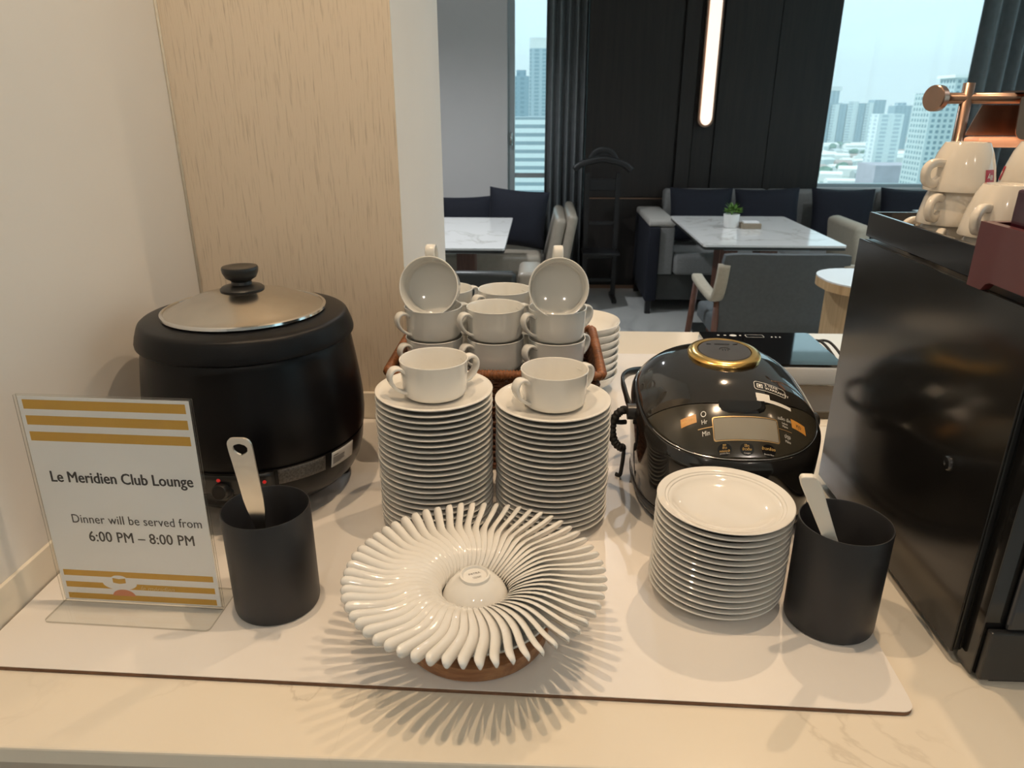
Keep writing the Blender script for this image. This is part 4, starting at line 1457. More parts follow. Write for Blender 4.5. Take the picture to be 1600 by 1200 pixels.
# front: recessed spine, brewing door and drip base
ob('front_spine', span('front_spine', 0.010, 0.430, -0.026, 0.003, 0.006, MH - 0.01, 0.001), 'gloss_black', cm)
ob('brew_door', span('brew_door', 0.030, 0.424, -0.034, -0.0265, 0.072, MH - 0.01, 0.003), 'machine_rail', cm)
db = ob('drip_base', span('drip_base', 0.014, 0.428, -0.036, -0.0265, 0.006, 0.0705, 0.002), 'machine_front', cm)
ob('front_foot', span('front_foot', 0.03, 0.41, -0.030, -0.004, 0.0, 0.0058), 'gap_dark', cm)
scr = ob('touch_screen', span('touch_screen', 0.12, 0.33, -0.0362, -0.0345, 0.27, 0.385, 0.0005), 'gloss_black', cm)
sp_ = ob('spout_block', span('spout_block', 0.17, 0.28, -0.085, -0.0345, 0.175, 0.25, 0.008, 3), 'machine_front', cm)
for x_ in (0.20, 0.25):
    ob('spout', lathe('spout', [(0.004, 0.0), (0.007, 0.0), (0.009, 0.02), (0.005, 0.02)], 16), 'chrome', sp_, loc=(x_, -0.06, 0.156))
ob('drip_grille', span('drip_grille', 0.14, 0.31, -0.095, -0.0365, 0.045, 0.058, 0.004), 'steel', db)
ob('base_badge', span('base_badge', 0.060, 0.095, -0.0366, -0.0358, 0.020, 0.036), 'sticker_silver', db)

# maroon tea box on the machine
ct_z = CT + 0.0003 + MH
tb = thing('tea_box', 'maroon lacquered tea box standing on the coffee machine top', 'box', (MX + 0.006, 0.600, ct_z + 0.0006))
bxl, bxd, bxh = 0.30, 0.212, 0.070
prof = [(0.0, 0.0), (0.022, 0.0), (0.026, 0.008), (0.032, 0.0105), (bxd - 0.040, 0.0105), (bxd - 0.034, 0.008), (bxd - 0.026, 0.0), (bxd, 0.0), (bxd, bxh), (0.0, bxh)]


def side_plate(x0, x1):
    v = [(x0, y, z) for y, z in prof] + [(x1, y, z) for y, z in prof]
    n = len(prof)
    f = [tuple(range(n)), tuple(range(2 * n - 1, n - 1, -1))] + [(k, (k + 1) % n, n + (k + 1) % n, n + k) for k in range(n)]
    b = bmesh.new(); b.from_mesh(mesh_from('side_plate', v, f))
    return bm_mesh(b, 'side_plate')


# it rests on the deck, its outer plate lapping the rail
ob('side_plate', side_plate(-0.0105, -0.0005), 'maroon', tb)
ob('side_plate', side_plate(bxl, bxl + 0.010), 'maroon', tb)
ob('box_floor', span('box_floor', 0.0, bxl - 0.0005, 0.0, bxd, 0.012, 0.022), 'maroon', tb)
ob('end_plate', span('end_plate', 0.0, bxl - 0.0005, bxd - 0.010, bxd, 0.0225, bxh), 'maroon', tb)
ob('end_plate', span('end_plate', 0.0, bxl - 0.0005, 0.0, 0.010, 0.0225, bxh), 'maroon', tb)
lid2 = ob('inner_frame', span('inner_frame', 0.006, 0.018, 0.012, bxd - 0.022, 0.0225, bxh + 0.036, 0.003), 'maroon_dark', tb)
ob('inner_frame', span('inner_frame', 0.0185, bxl - 0.012, bxd - 0.034, bxd - 0.022, 0.0225, bxh + 0.036, 0.003), 'maroon_dark', tb)
for k in range(3):
    o = ob('tea_sachet', box('tea_sachet', (0.010, 0.060, 0.066), (0.03, 0.115 - 0.0, 0.056), 0.002, 2), 'gold_foil', None, (MX + 0.006 + 0.004 + k * 0.014, 0.600 - 0.0, ct_z + 0.0008))
    tag(o, 'gold foil tea sachet in the maroon tea box, %s from its outer side' % ordinal(k + 1), 'tea sachet', 'tea sachets in the maroon box')

# cups upside down on the machine
ecup_prof = [(0.0, 0.0020), (0.0205, 0.0020), (0.0215, 0.0), (0.0250, 0.0), (0.0265, 0.0025), (0.0310, 0.0120), (0.0360, 0.0280), (0.0400, 0.0480), (0.0415, 0.0575), (0.0412, 0.0590), (0.0400, 0.0592), (0.0388, 0.0575),
             (0.0370, 0.0470), (0.0330, 0.0290), (0.0280, 0.0150), (0.0230, 0.0070), (0.0, 0.0055)]
ecup_me = lathe('body', ecup_prof, 48)
eh = [(0.0345, 0, 0.0440), (0.0450, 0, 0.0500), (0.0555, 0, 0.0460), (0.0590, 0, 0.0360), (0.0555, 0, 0.0280), (0.0460, 0, 0.0240), (0.0330, 0, 0.0255)]
ehandle_me = tube('handle', spline(eh, 5), 0, 12, flat=(0.0095, 0.0105, (0, 1, 0)))
ecup_me.materials.append(MATS['cup_cream']); ehandle_me.materials.append(MATS['cup_cream'])


def logo_mesh(w, h, z0, ang):
    v, f = [], []
    n = 5
    for lay in (0.0006, -0.0004):
        for i in range(n + 1):
            for j in range(3):
                z = z0 + h * (j / 2 - 0.5)
                r_ = prof_r(ecup_prof[3:9], z) + lay
                a = RAD(ang) + (i / n - 0.5) * w / 0.037
                v.append((r_ * math.cos(a), r_ * math.sin(a), z))
    m = (n + 1) * 3
    for i in range(n):
        for j in range(2):
            q = i * 3 + j
            f.append((q, q + 3, q + 4, q + 1))
    return mesh_from('logo_patch', v, f)


logo_me = logo_mesh(0.0150, 0.0175, 0.040, -96)
logo_txt = TEXTS['illy'].copy()
for vv in logo_txt.vertices:
    z = 0.040 + vv.co.y
    r_ = prof_r(ecup_prof[3:9], min(max(z, 0.003), 0.057)) + 0.0009
    a = RAD(-96) + vv.co.x / 0.037
    vv.co = (r_ * math.cos(a), r_ * math.sin(a), z)
logo_me.materials.append(MATS['logo_red']); logo_txt.materials.append(MATS['print_white'])
deck = CT + 0.0003 + MH + 0.0006
spots = [  # x, y, level, handle direction, label
    (0.5395, 0.985, 0, 232, 'lowest cream coffee cup of the three-cup stack on the machine'),
    (0.5395, 0.985, 1, 215, 'middle cream coffee cup of the three-cup stack on the machine'),
    (0.5400, 0.984, 2, 200, 'topmost cream coffee cup of the three-cup stack on the machine'),
    (0.5745, 1.0610, 0, 186, 'cream coffee cup upturned at the rear corner of the machine top'),
    (0.5420, 0.885, 0, 232, 'lower cream coffee cup upturned between tall stack and tea box'),
    (0.5420, 0.885, 1, 215, 'upper cream coffee cup upturned between tall stack and tea box'),
    (0.6450, 1.000, 0, 60, 'lowest cream coffee cup of the second row stack on the machine'),
    (0.6450, 1.000, 1, 60, 'middle cream coffee cup of the second row stack on the machine'),
    (0.6450, 1.000, 2, 60, 'top cream coffee cup of the second row stack on the machine'),
    (0.6360, 0.915, 0, 170, 'lower cream coffee cup behind the tea box on the machine'),
    (0.6360, 0.915, 1, 170, 'upper cream coffee cup behind the tea box on the machine'),
]
for x, y, k, a, lab in spots:
    c = thing('coffee_cup', lab, 'cup', (x, y, deck + 0.0595 + k * 0.0420), (PI, 0, RAD(a)), 'upturned coffee cups on the machine')
    ob('body', ecup_me, None, c)
    ob('handle', ehandle_me, None, c)
    lg = ob('logo_patch', logo_me, None, c)
    ob('lettering', logo_txt, None, lg)

# ================================================================== copper lamp behind the machine
LX, LY = 0.802, 1.50
lp = thing('copper_lamp', 'copper table lamp with cross bar, round knob and curved shade behind machine', 'lamp', (LX, LY, CT + 0.0003))
ob('base', lathe('base', [(0.0, 0.0), (0.075, 0.0), (0.077, 0.004), (0.075, 0.010), (0.0, 0.012)], 48), 'copper', lp)
ob('post', tube('post', [(0, 0, 0.011), (0, 0, 0.645)], 0.0105, 20), 'copper', lp)
ob('cross_bar', tube('cross_bar', [(-0.050, 0, 0.618), (0.40, 0, 0.618)], 0.0100, 20), 'copper', lp)
ob('knob', lathe('knob', [(0.0, 0.009), (0.022, 0.009), (0.0235, 0.007), (0.0235, -0.006), (0.022, -0.008), (0.0, -0.008)], 40), 'copper', lp, loc=(-0.056, 0, 0.618), rot=(0, RAD(-90), RAD(26)))
back_poly = [(0.030, 0.5500), (0.330, 0.5500), (0.330, 0.6060), (0.052, 0.6060)]
front_poly = [(0.330, 0.6200), (0.082, 0.6200)] + [(0.104 + 0.018 * math.cos(RAD(a)), 0.563 + 0.018 * math.sin(RAD(a))) for a in (180, 200, 220, 240, 255, 270)] + [(0.330, 0.545)]
ob('shade', prism('shade', back_poly, -0.037, -0.034), 'copper', lp, rot=(RAD(90), 0, 0))
ob('shade', prism('shade', front_poly, 0.030, 0.033), 'copper', lp, rot=(RAD(90), 0, 0))
ob('shade_top', span('shade_top', 0.085, 0.33, -0.0295, 0.0335, 0.6282, 0.6312), 'copper', lp)
ob('glowing_bar', box('glowing_bar', (0.31, 0.060, 0.018), (0.178, 0.000, 0.5395), 0.0085, 4), 'copper_glow', lp)
for x in (0.12, 0.28):
    ob('hanger', tube('hanger', [(x, 0, 0.612), (x, 0, 0.5485)], 0.004, 10), 'copper', lp)

# ================================================================== lounge: seating on the window side
def part_box(name, x0, x1, y0, y1, z0, z1, mat, parent, bev=0.03):
    return ob(name, span(name, x0, x1, y0, y1, z0, z1, bev, 3), mat, parent)


sf = thing('sofa', 'long grey upholstered sofa with dark end panel below the window', 'sofa', (0.80, 5.42, 0))
part_box('end_panel', 0.0, 0.085, 0.0, 0.80, 0.10, 0.66, 'navy', sf, 0.01)
part_box('arm', 0.0, 0.20, 0.02, 0.80, 0.661, 0.715, 'sofa_light', sf, 0.02)
part_box('base', 0.086, 3.6, 0.05, 0.80, 0.10, 0.30, 'leather_dark', sf, 0.01)
for k in range(4):
    part_box('seat_cushion', 0.205 + k * 0.85, 0.205 + (k + 1) * 0.85 - 0.006, 0.0, 0.62, 0.302, 0.455, 'sofa_grey', sf, 0.03)
    part_box('back_cushion', 0.205 + k * 0.85, 0.205 + (k + 1) * 0.85 - 0.006, 0.64, 0.80, 0.38, 0.865, 'sofa_grey', sf, 0.03)
part_box('arm_side', 0.088, 0.198, 0.03, 0.62, 0.302, 0.658, 'sofa_grey', sf, 0.01)
for x in (0.03, 1.8, 3.5):
    for y in (0.03, 0.75):
        ob('leg', box('leg', (0.04, 0.04, 0.10), (x, y, 0.05)), 'valet_black', sf)

pil = pillow('cushion', 0.50, 0.42, 0.15)
pil.materials.append(MATS['navy'])
for x, y, z, rx, rz, ry, lab in ((1.265, 5.885, 0.692, -14, 2, 1, 'navy cushion leaning in the arm corner of the grey sofa'), (1.785, 5.885, 0.690, -13, -3, -2, 'navy cushion leaning second from the grey sofa arm'),
                             (2.375, 5.885, 0.692, -14, 2, 1, 'navy cushion upright on the grey sofa below the window'), (2.91, 5.885, 0.690, -13, -3, 2, 'navy cushion behind the coffee machine corner on the grey sofa')):
    tag(ob('cushion', pil, None, None, (x, y, z), (RAD(rx), RAD(ry), RAD(rz))), lab, 'cushion', 'navy cushions on the grey sofa')


def make_table(label, x0, x1, y0, y1, loc_label=None):
    cx, cy = (x0 + x1) / 2, (y0 + y1) / 2
    t = thing('lounge_table', label, 'table', (cx, cy, 0), group='marble lounge tables')
    w, d = x1 - x0, y1 - y0
    ob('table_top', prism('table_top', rrect(w, d, 0.02), 0.738, 0.750), 'table_marble', t)
    ob('edge_band', prism('edge_band', rrect(w - 0.004, d - 0.004, 0.02), 0.722, 0.7377), 'leather_dark', t)
    ob('under_frame', box('under_frame', (w * 0.62, d * 0.75, 0.03), (0, 0, 0.706)), 'alu_frame', t)
    ob('column', box('column', (0.12, 0.16, 0.676), (-0.12, 0.05, 0.353), 0.006, 2), 'chair_wood', t)
    ob('column', box('column', (0.12, 0.16, 0.676), (0.14, 0.05, 0.353), 0.006, 2), 'chair_wood', t)
    ob('foot_plate', box('foot_plate', (0.50, 0.58, 0.015), (-0.02, 0.05, 0.0075)), 'leather_dark', t)
    return t


make_table('white marble topped table with a plant, in front of the grey sofa', 0.945, 1.765, 4.22, 5.40)
make_table('white marble topped table by the taupe leather bench, past the wall end', -1.05, -0.205, 4.06, 5.26)

# plant and box on the table
pt = thing('potted_plant', 'small green leafy plant in a white pot on the marble table', 'plant', (1.255, 4.88, 0.7503))
ob('pot', lathe('pot', [(0.0, 0.0), (0.040, 0.0), (0.044, 0.003), (0.052, 0.085), (0.050, 0.088), (0.047, 0.086), (0.046, 0.07), (0.0, 0.068)], 32), 'pot_white', pt)
lv, lf = [], []
for k in range(70):
    a = random.uniform(0, 2 * PI); e = random.uniform(0.15, 1.35); r_ = random.uniform(0.035, 0.068)
    c = Vector((math.cos(a) * math.cos(e), math.sin(a) * math.cos(e), math.sin(e))) * r_ + Vector((0, 0, 0.085))
    d = Vector((math.cos(a) * math.cos(e), math.sin(a) * math.cos(e), math.sin(e) * 0.6)); d.normalize()
    s = d.cross(Vector((0, 0, 1))).normalized() * 0.010
    b = len(lv)
    lv += [c - d * 0.016, c + s, c + d * 0.020, c - s, c + Vector((0, 0, 0.004))]
    lf += [(b, b + 1, b + 4), (b + 1, b + 2, b + 4), (b + 2, b + 3, b + 4), (b + 3, b, b + 4)]
ob('foliage', mesh_from('foliage', lv, lf), 'leaf', pt, kind='stuff')
ob('stem', tube('stem', [(0, 0, 0.06), (0.002, 0, 0.11)], 0.006, 8), 'leaf', pt)
bxn = thing('napkin_box', 'small brown open box of white napkins beside the potted plant', 'box', (1.375, 4.855, 0.7503))
ob('tray', box('tray', (0.125, 0.09, 0.034), (0, 0, 0.017), 0.002, 1), 'kraft', bxn)
ob('napkins', box('napkins', (0.100, 0.07, 0.010), (0, 0, 0.0392), 0.001, 1), 'paper', bxn)

# chair with its back to the counter
ch = thing('dining_chair', 'slate grey upholstered dining chair with wooden legs, back to the worktop', 'chair', (1.165, 3.72, 0))
v, f = [], []
nx, nz = 16, 10
for lay in (0, 1):
    for i in range(nx + 1):
        u = -1 + 2 * i / nx
        for j in range(nz + 1):
            t = j / nz
            z = 0.40 + 0.455 * t
            w = 0.285 + 0.012 * t
            y = -0.27 - 0.07 * t + 0.035 * u * u + (0.045 if lay else 0.0)
            rz = 1.0
            x = u * w
            if t > 0.9:
                x *= 1 - 0.02 * ((t - 0.9) / 0.1) ** 2
            v.append((x, y, z - 0.010 * (u ** 6) * (t > 0.95)))
m = (nx + 1) * (nz + 1)
for l in (0, 1):
    for i in range(nx):
        for j in range(nz):
            q = l * m + i * (nz + 1) + j
            f.append((q, q + 1, q + nz + 2, q + nz + 1))
edge = [i * (nz + 1) for i in range(nx + 1)] + [nx * (nz + 1) + j for j in range(1, nz + 1)] + [i * (nz + 1) + nz for i in range(nx - 1, -1, -1)] + [j for j in range(nz - 1, 0, -1)]
for k in range(len(edge)):
    a, b = edge[k], edge[(k + 1) % len(edge)]
    f.append((a, b, b + m, a + m))
bm = bmesh.new(); bm.from_mesh(mesh_from('backrest', v, f))
ob('backrest', bm_mesh(bm, 'backrest'), 'chair_slate', ch)
ob('seat', box('seat', (0.54, 0.52, 0.10), (0, 0.05, 0.425), 0.025, 3), 'chair_slate', ch)
for s in (-1, 1):
    ar = tube('armrest', spline([(s * 0.292, -0.295, 0.80), (s * 0.300, -0.29, 0.70), (s * 0.308, -0.25, 0.625), (s * 0.325, -0.10, 0.635), (s * 0.335, 0.05, 0.655), (s * 0.325, 0.12, 0.650)], 6), 0, 12, flat=(0.058, 0.034, (1, 0, 0)))
    ob('armrest', ar, 'chair_beige', ch)
    ob('leg', tube('leg', [(s * 0.330, 0.10, 0.645), (s * 0.340, 0.17, 0.30), (s * 0.35, 0.22, 0.0)], [0.017, 0.017, 0.011], 10), 'chair_wood', ch)
    ob('leg', tube('leg', [(s * 0.295, -0.24, 0.66), (s * 0.305, -0.27, 0.30), (s * 0.315, -0.31, 0.0)], [0.016, 0.016, 0.011], 10), 'chair_wood', ch)

# beige armchair further back, small black side table
b2 = thing('armchair', 'pale beige armchair back beyond the marble table by the coffee machine', 'chair', (2.33, 5.04, 0))
ob('seat', box('seat', (0.56, 0.52, 0.14), (0, 0.0, 0.37), 0.03, 3), 'chair_beige', b2)
ob('backrest', box('backrest', (0.10, 0.52, 0.36), (-0.23, 0.0, 0.60), 0.035, 3, rot=(0, RAD(-6), 0)), 'chair_beige', b2)
for s in (-1, 1):
    for q in (-1, 1):
        ob('leg', tube('leg', [(s * 0.22, q * 0.2, 0.31), (s * 0.25, q * 0.23, 0.0)], [0.016, 0.011], 8), 'chair_wood', b2)
st_ = thing('side_table', 'black square side table top beside the beige armchair', 'table', (2.96, 5.17, 0))
ob('table_top', box('table_top', (0.60, 0.44, 0.022), (0, 0, 0.789), 0.004, 1), 'valet_black', st_)
ob('top_inlay', box('top_inlay', (0.585, 0.425, 0.004), (0, 0, 0.8025)), 'desk_white', st_)
ob('column', box('column', (0.05, 0.05, 0.77), (0, 0, 0.393)), 'valet_black', st_)
ob('foot_plate', box('foot_plate', (0.3, 0.3, 0.012), (0, 0, 0.006)), 'valet_black', st_)

# white-topped desk with rounded corner and pale wood side
dk = thing('host_desk', 'white topped pale wood desk with rounded corner behind the coffee machine', 'desk', (1.435, 2.90, 0))
pts = [(0.33, 0.17), (-0.16, 0.17)]
for k in range(1, 9):
    a = RAD(90 + 90 * k / 8)
    pts.append((-0.16 + 0.15 * math.cos(a), 0.02 + 0.15 * math.sin(a)))
for k in range(1, 9):
    a = RAD(180 + 90 * k / 8)
    pts.append((-0.11 + 0.20 * math.cos(a), -0.02 + 0.20 * math.sin(a)))
pts.append((0.33, -0.22))
ob('desk_top', prism('desk_top', pts, 0.856, 0.862), 'desk_white', dk)
ob('desk_edge', prism('desk_edge', pts, 0.822, 0.8558), 'pale_wood', dk)
ob('side_board', span('side_board', -0.235, 0.31, -0.13, 0.12, 0.0, 0.8215), 'pale_wood', dk)
ob('drawer_front', span('drawer_front', -0.21, 0.29, -0.145, -0.1305, 0.45, 0.80, 0.002), 'pale_wood', dk)

# ---------------------------------------------------------------- left bay: bench, cushions, chair
bn = thing('leather_bench', 'taupe leather bench with padded end arm below the narrow window', 'bench', (-0.02, 5.30, 0))
part_box('seat_cushion', -2.6, 0.02, -0.02, 0.62, 0.33, 0.475, 'leather_taupe', bn, 0.04)
part_box('base', -2.6, 0.05, 0.05, 0.85, 0.06, 0.329, 'leather_taupe', bn, 0.01)
part_box('back_cushion', -2.6, 0.02, 0.66, 0.86, 0.40, 0.755, 'leather_taupe', bn, 0.04)
ob('end_arm', box('end_arm', (0.085, 0.80, 0.50), (0.118, 0.42, 0.490), 0.035, 4, rot=(0, RAD(12), 0)), 'leather_taupe', bn)
ob('end_arm', box('end_arm', (0.075, 0.84, 0.58), (0.205, 0.44, 0.475), 0.032, 4, rot=(0, RAD(10), 0)), 'leather_taupe', bn)
for x in (-2.4, -0.1):
    for y in (0.1, 0.8):
        ob('leg', box('leg', (0.04, 0.04, 0.06), (x, y, 0.03)), 'valet_black', bn)
pil2 = pillow('cushion', 0.46, 0.43, 0.13)
pil2.materials.append(MATS['navy'])
pil3 = pillow('cushion', 0.46, 0.34, 0.13)
pil3.materials.append(MATS['navy'])
for me, x, y, z, r_, lab in ((pil2, -0.185, 5.54, 0.705, (RAD(-8), RAD(4), RAD(-10)), 'large navy cushion propped against the bench end arm'), (pil3, -0.58, 5.795, 0.668, (RAD(-14), RAD(-2), RAD(3)), 'navy cushion in the middle of the leather bench'),
                     (pil3, -1.08, 5.795, 0.668, (RAD(-14), RAD(2), RAD(-3)), 'navy cushion half hidden by the wall end on the bench')):
    tag(ob('cushion', me, None, None, (x, y, z), r_), lab, 'cushion', 'navy cushions on the leather bench')
c2 = thing('lounge_chair', 'dark low backed chair with tan side panel, behind the tipped cups', 'chair', (-0.25, 3.92, 0))
ob('backrest', box('backrest', (0.34, 0.07, 0.26), (-0.045, -0.22, 0.570), 0.03, 4), 'leather_dark', c2)
ob('side_wing', box('side_wing', (0.13, 0.32, 0.26), (0.195, -0.08, 0.565), 0.03, 4), 'leather_taupe', c2)
ob('seat', box('seat', (0.46, 0.5, 0.12), (0.0, 0.06, 0.42), 0.03, 3), 'leather_dark', c2)
for s in (-1, 1):
    for q in (-1, 1):
        ob('leg', tube('leg', [(s * 0.19, q * 0.2, 0.37), (s * 0.22, q * 0.23, 0.0)], [0.016, 0.011], 8), 'chair_wood', c2)

# valet stand
vs = thing('valet_stand', 'black wooden valet stand with coat hanger top against the panelled wall', 'valet stand', (0.475, 5.88, 0))
for x in (-0.115, 0.125):
    ob('upright', box('upright', (0.035, 0.03, 0.98), (x, 0, 0.52)), 'valet_black', vs)
    ob('foot', box('foot', (0.04, 0.30, 0.035), (x, -0.02, 0.0175), 0.008, 2), 'valet_black', vs)
hg_pts = spline([(-0.225, 0, 1.035), (-0.17, 0, 1.075), (-0.09, 0, 1.10), (0.0, 0, 1.115), (0.09, 0, 1.10), (0.17, 0, 1.075), (0.225, 0, 1.03)], 6)
ob('hanger', tube('hanger', hg_pts, 0, 12, flat=(0.05, 0.05, (0, 1, 0))), 'valet_black', vs)
ob('hanger_crest', tube('hanger_crest', spline([(-0.10, 0, 1.11), (-0.06, 0, 1.165), (0, 0, 1.185), (0.06, 0, 1.165), (0.10, 0, 1.11)], 6), 0, 12, flat=(0.03, 0.045, (0, 1, 0))), 'valet_black', vs)
ob('crest_panel', box('crest_panel', (0.14, 0.02, 0.07), (0, 0, 1.125), 0.008, 2), 'valet_black', vs)
for z, h in ((0.92, 0.09), (0.62, 0.03), (0.36, 0.05), (0.16, 0.03)):
    ob('cross_rail', box('cross_rail', (0.206, 0.022, h), (0.005, 0, z), 0.004, 1), 'valet_black', vs)
ob('shelf', box('shelf', (0.30, 0.26, 0.02), (0.005, -0.02, 0.395), 0.004, 1), 'valet_black', vs)

# LED wall light
ll = thing('wall_light', 'tall glowing capsule wall light with copper rim on dark panelling', 'light', (1.308, DY + 0.0095, 1.34))


def capsule(w, h, n=12):
    r_ = w / 2
    out = []
    for k in range(n + 1):
        a = PI + PI * k / n
        out.append((r_ * math.cos(a), r_ + r_ * math.sin(a)))
    for k in range(n + 1):
        a = PI * k / n
        out.append((r_ * math.cos(a), h - r_ + r_ * math.sin(a)))
    return out


ob('rim', prism('rim', capsule(0.125, 1.14), 0.0, 0.055), 'copper', ll, rot=(RAD(90), 0, 0))
ob('diffuser', prism('diffuser', [(x * 0.72, 0.0165 + y * 0.98) for x, y in capsule(0.125, 1.14)], 0.0552, 0.075), 'led_white', ll, rot=(RAD(90), 0, 0))


# curtains
def curtain(name, label, x0, x1, y, amp, waves, mat, z0=0.02, z1=CEIL - 0.01, flare=0.0):
    v, f = [], []
    n = waves * 10
    for lay in (0.0, 0.004):
        for i in range(n + 1):
            t = i / n
            x = x0 + (x1 - x0) * t
            yy = y + amp * math.sin(2 * PI * waves * t) + 0.35 * amp * math.sin(2 * PI * waves * 0.37 * t + 1.3) + lay
            for z, k in ((z0, 1.0), (z1, 0.8)):
                v.append((x + flare * (1 - t) * (z == z0), y + (yy - y) * k, z))
    m = (n + 1) * 2
    for l in (0, 1):
        for i in range(n):
            q = l * m + i * 2
            f.append((q, q + 2, q + 3, q + 1))
    for i in range(n):
        q = i * 2
        f.append((q, q + m, q + m + 2, q + 2)); f.append((q + 1, q + 3, q + m + 3, q + m + 1))
    for q in (0, n * 2):
        f.append((q, q + 1, q + 1 + m, q + m))
    bm = bmesh.new(); bm.from_mesh(mesh_from(name, v, f))
    return tag(ob(name, bm_mesh(bm, name, True), mat), label, 'curtain')


curtain('curtain', 'grey pleated curtain between the narrow window and the dark panelling', 0.020, 0.355, BY - 0.09, 0.045, 5, 'curtain_grey')
curtain('curtain', 'blue grey pleated curtain hanging beside the wide window behind the lamp', 3.42, 4.55, BY - 0.09, 0.06, 9, 'curtain_grey')

# downlight fixtures, the added fill lamps included
names = ['above the acrylic sign', 'above the dessert plates', 'above the induction hob', 'behind the photographer near the window run, added fill lamp', 'behind the photographer near the white wall, added fill lamp', 'above the dining chair, added lounge fill',
         'above the low backed chair, added lounge fill', 'above the beige armchair, added lounge fill', 'over the aisle beside the coffee machine, added fill lamp', 'over the aisle near the glazed side wall, added fill lamp']
for (sx, sy, w, ang, hue), nm in zip(SPOTS, names):
    d = thing('ceiling_downlight', 'round white ceiling downlight ' + nm, 'downlight', (sx, sy, CEIL), group='ceiling downlights')
    ob('ring', lathe('ring', [(0.040, -0.0005), (0.055, -0.0005), (0.055, -0.006), (0.046, -0.009), (0.040, -0.006)], 32), 'fixture_white', d)
    ob('lens', lathe('lens', [(0.0, -0.0010), (0.038, -0.0010), (0.038, -0.003), (0.0, -0.003)], 24), 'bulb_warm', d)

# ================================================================== the city below
ob('ground_city', mesh_from('ground_city', [(-2500, 60, -75), (3500, 60, -75), (3500, 4500, -75), (-2500, 4500, -75)], [(0, 1, 2, 3)]), 'city_ground', kind='structure')


def tower(name, label, x0, x1, y, d, z1, mat, cap=None, group=None, z0=-75):
    cx, cy = (x0 + x1) / 2, y + d / 2
    t = thing(name, label, 'building', (cx, cy, z0), group=group)
    h = z1 - z0
    ob('block', box('block', (x1 - x0, d, h), (0, 0, h / 2)), mat, t)
    if cap:
        cw, chh, cm_ = cap
        ob('roof_block', box('roof_block', ((x1 - x0) * cw, d * cw, chh), (0, 0, h + chh / 2)), cm_, t)
    return t


t_ = tower('tower_block', 'nearest pale grid-windowed tower block filling the window edge by the lamp', 222, 268, 450, 22, 8, 'facade_tower')
ob('roof_crown', box('roof_crown', (34, 18, 8), (6, 0, 87)), 'facade_tower', t_)
ob('roof_edge', box('roof_edge', (37, 20, 1.6), (6, 0, 91.8)), 'roof_white', t_)
tower('tower_block', 'tall slim tower with white flared roof on the skyline', 559, 587, 1560, 30, 28, 'facade_blue', (1.2, 8, 'roof_white'))
for k, (x0, x1, z1, mt, lab) in enumerate(((534, 560, 5, 'facade_slate', 'slate tower at the foot of the slim flared tower'), (562, 576, 3, 'facade_pale', 'pale narrow tower next to the slate tower'), (577, 590, 4, 'facade_slate', 'dark narrow tower in the skyline row'),
                                     (592, 612, 8, 'facade_pale', 'wide pale tower in the middle of the skyline row'), (613, 625, 5, 'facade_slate', 'second dark narrow tower of the skyline row'), (626, 640, 6, 'facade_pale', 'pale tower before the last slate one'),
                                     (641, 662, 11, 'facade_slate', 'last slate tower of the skyline row'))):
    tower('tower_block', lab, x0 - 8, x1 - 8, 1500, 30, z1, mt)
tower('tower_block', 'blue tower rising alone beyond the white flats', 583, 610, 1300, 25, 0.5, 'facade_slate', (0.5, 5, 'facade_blue'))
tower('tower_block', 'white flats with vertical bands below the lone blue tower', 430, 462, 1000, 25, -9, 'facade_pale')
tower('tower_block', 'low blue tower cut by the dark panelling', 404, 434, 1200, 24, -4, 'facade_blue')
tower('tower_block', 'faint far tower row on the hazy horizon', 830, 900, 2300, 40, 8, 'facade_blue')
tower('tower_block', 'pale far tower behind the lone blue tower', 990, 1040, 2200, 40, 2, 'facade_pale')
tower('shopping_hall', 'long mauve shopping hall at the foot of the near tower', 306, 346, 700, 40, -50, 'mall_mauve')
tower('tower_block', 'white office block with dark ribbon windows in the narrow window', -22, 4, 345, 25, -3.5, 'facade_white')
tower('tower_block', 'slate stepped tower behind the white office block', -27, -13, 700, 20, 26, 'facade_slate', (0.6, 5, 'facade_slate'))
tower('tower_block', 'pale blue glass tower cut by the grey curtain', -16, 30, 900, 30, 62, 'facade_blue', (1.0, 11, 'roof_white'))
pm('tint_a', (0.62, 0.68, 0.68), 0.8, noise=(0.05, 0.15))
house_me = {}
for key, mt in (('white', 'roof_white'), ('grey', 'roof_grey'), ('rusty', 'roof_rust'), ('pale blue', 'tint_a')):
    v = [(-.5, -.5, 0), (.5, -.5, 0), (.5, .5, 0), (-.5, .5, 0), (-.5, -.5, .75), (.5, -.5, .75), (.5, .5, .75), (-.5, .5, .75), (-.5, 0, 1), (.5, 0, 1)]
    f = [(0, 1, 5, 4), (1, 2, 6, 9, 5), (2, 3, 7, 6), (3, 0, 4, 8, 7), (4, 5, 9, 8), (6, 7, 8, 9)]
    house_me[key] = mesh_from('low_house', v, f)
    house_me[key].materials.append(MATS[mt])
rnd = random.Random(11)
cells = []
BLOCKED = ((200, 275, 440, 490), (422, 470, 985, 1035), (396, 440, 1185, 1235), (298, 354, 685, 750), (520, 670, 1480, 1600), (575, 620, 1280, 1340), (-35, 10, 330, 380), (-35, -5, 690, 730), (-25, 40, 880, 940), (820, 910, 2280, 2350), (980, 1050, 2180, 2250))


def free(x, y, r):
    if any(a - r < x < b + r and c - r < y < d + r for a, b, c, d in BLOCKED):
        return False
    return all((x - p) ** 2 + (y - q) ** 2 > (r + u) ** 2 for p, q, u in cells)


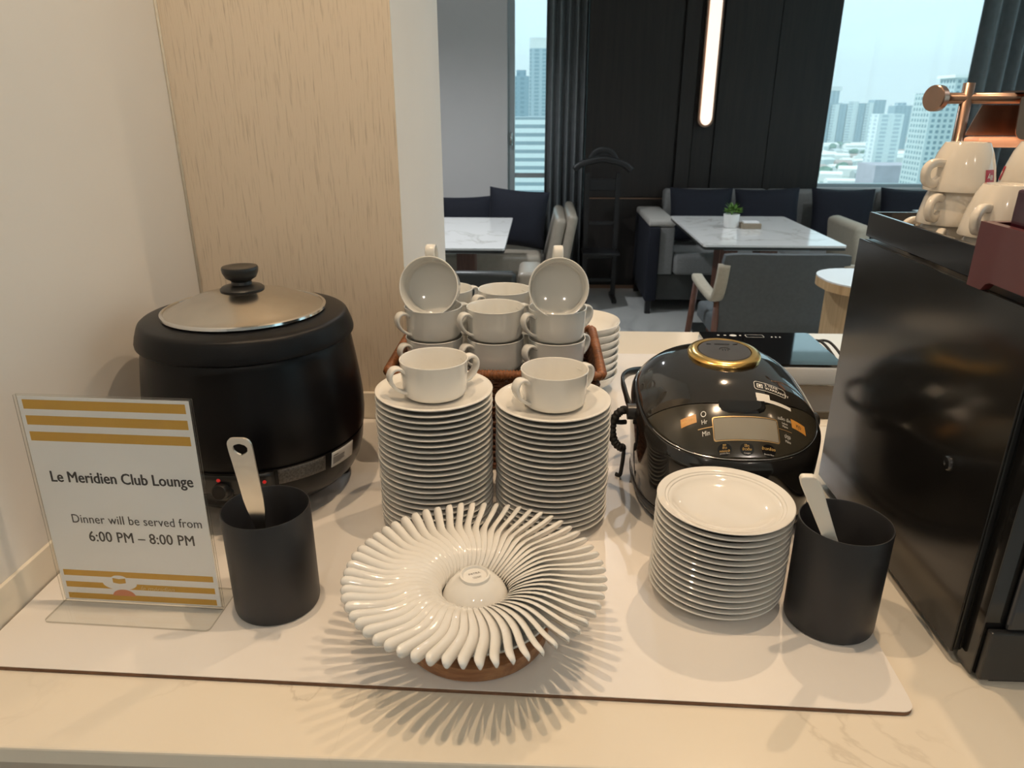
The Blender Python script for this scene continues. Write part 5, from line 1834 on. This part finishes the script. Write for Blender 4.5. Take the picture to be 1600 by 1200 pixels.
placed = []
for k in range(900):
    if len(placed) >= 95:
        break
    y = 600 + rnd.random() ** 1.4 * 1100
    x = y * rnd.uniform(0.345, 0.50)
    w, d = rnd.uniform(14, 44), rnd.uniform(12, 26)
    r_ = 0.5 * math.hypot(w, d)
    if free(x, y, r_):
        cells.append((x, y, r_)); placed.append((x, y, w, d))
for k in range(60):
    if len(placed) >= 103:
        break
    y = rnd.uniform(420, 1100); x = y * rnd.uniform(-0.05, 0.015)
    if free(x, y, 16):
        cells.append((x, y, 16)); placed.append((x, y, 24, 18))
for x, y, w, d in placed:
    key = rnd.choice(['white', 'white', 'white', 'grey', 'rusty', 'pale blue', 'pale blue'])
    o = ob('low_house', house_me[key], None, None, (x, y, -75), (0, 0, RAD(rnd.uniform(-20, 20))))
    o.scale = (w, d, rnd.uniform(6, 15))
    tag(o, 'small far low house with %s roof among the rooftops below the towers' % key, 'house', 'low %s houses of the far city' % key)
n_tree = 0
for k in range(200):
    if n_tree >= 16:
        break
    y = rnd.uniform(640, 1500); x = y * rnd.uniform(0.35, 0.47)
    if not free(x, y, 11):
        continue
    cells.append((x, y, 11)); n_tree += 1
    bm = bmesh.new()
    bmesh.ops.create_icosphere(bm, subdivisions=2, radius=1.0)
    for vv in bm.verts:
        vv.co *= 1 + rnd.uniform(-0.18, 0.18)
    t = thing('tree', 'dark green far tree among the city rooftops', 'tree', (x, y, -75), group='trees in the far city')
    cr = ob('crown', bm_mesh(bm, 'crown'), 'city_tree', t, (0, 0, 8))
    cr.scale = (rnd.uniform(6, 9), rnd.uniform(6, 9), rnd.uniform(4, 6))
    ob('trunk', tube('trunk', [(0, 0, 0), (0, 0, 6)], 0.8, 6), 'chair_wood', t)

# hazy air over the city
hz = bpy.data.materials.new('hazy_air')
hz.use_nodes = True
hz.node_tree.nodes.clear()
ho = hz.node_tree.nodes.new('ShaderNodeOutputMaterial')
hs = hz.node_tree.nodes.new('ShaderNodeVolumeScatter')
hs.inputs['Color'].default_value = (0.82, 0.95, 1.0, 1)
hs.inputs['Density'].default_value = 0.00036
hz.node_tree.links.new(hs.outputs['Volume'], ho.inputs['Volume'])
haze = ob('outside_haze', span('outside_haze', -900, 2200, 120, 3200, -90, 160), hz, kind='stuff')
tag(haze, 'pale bluish haze hanging over the far city', 'haze')
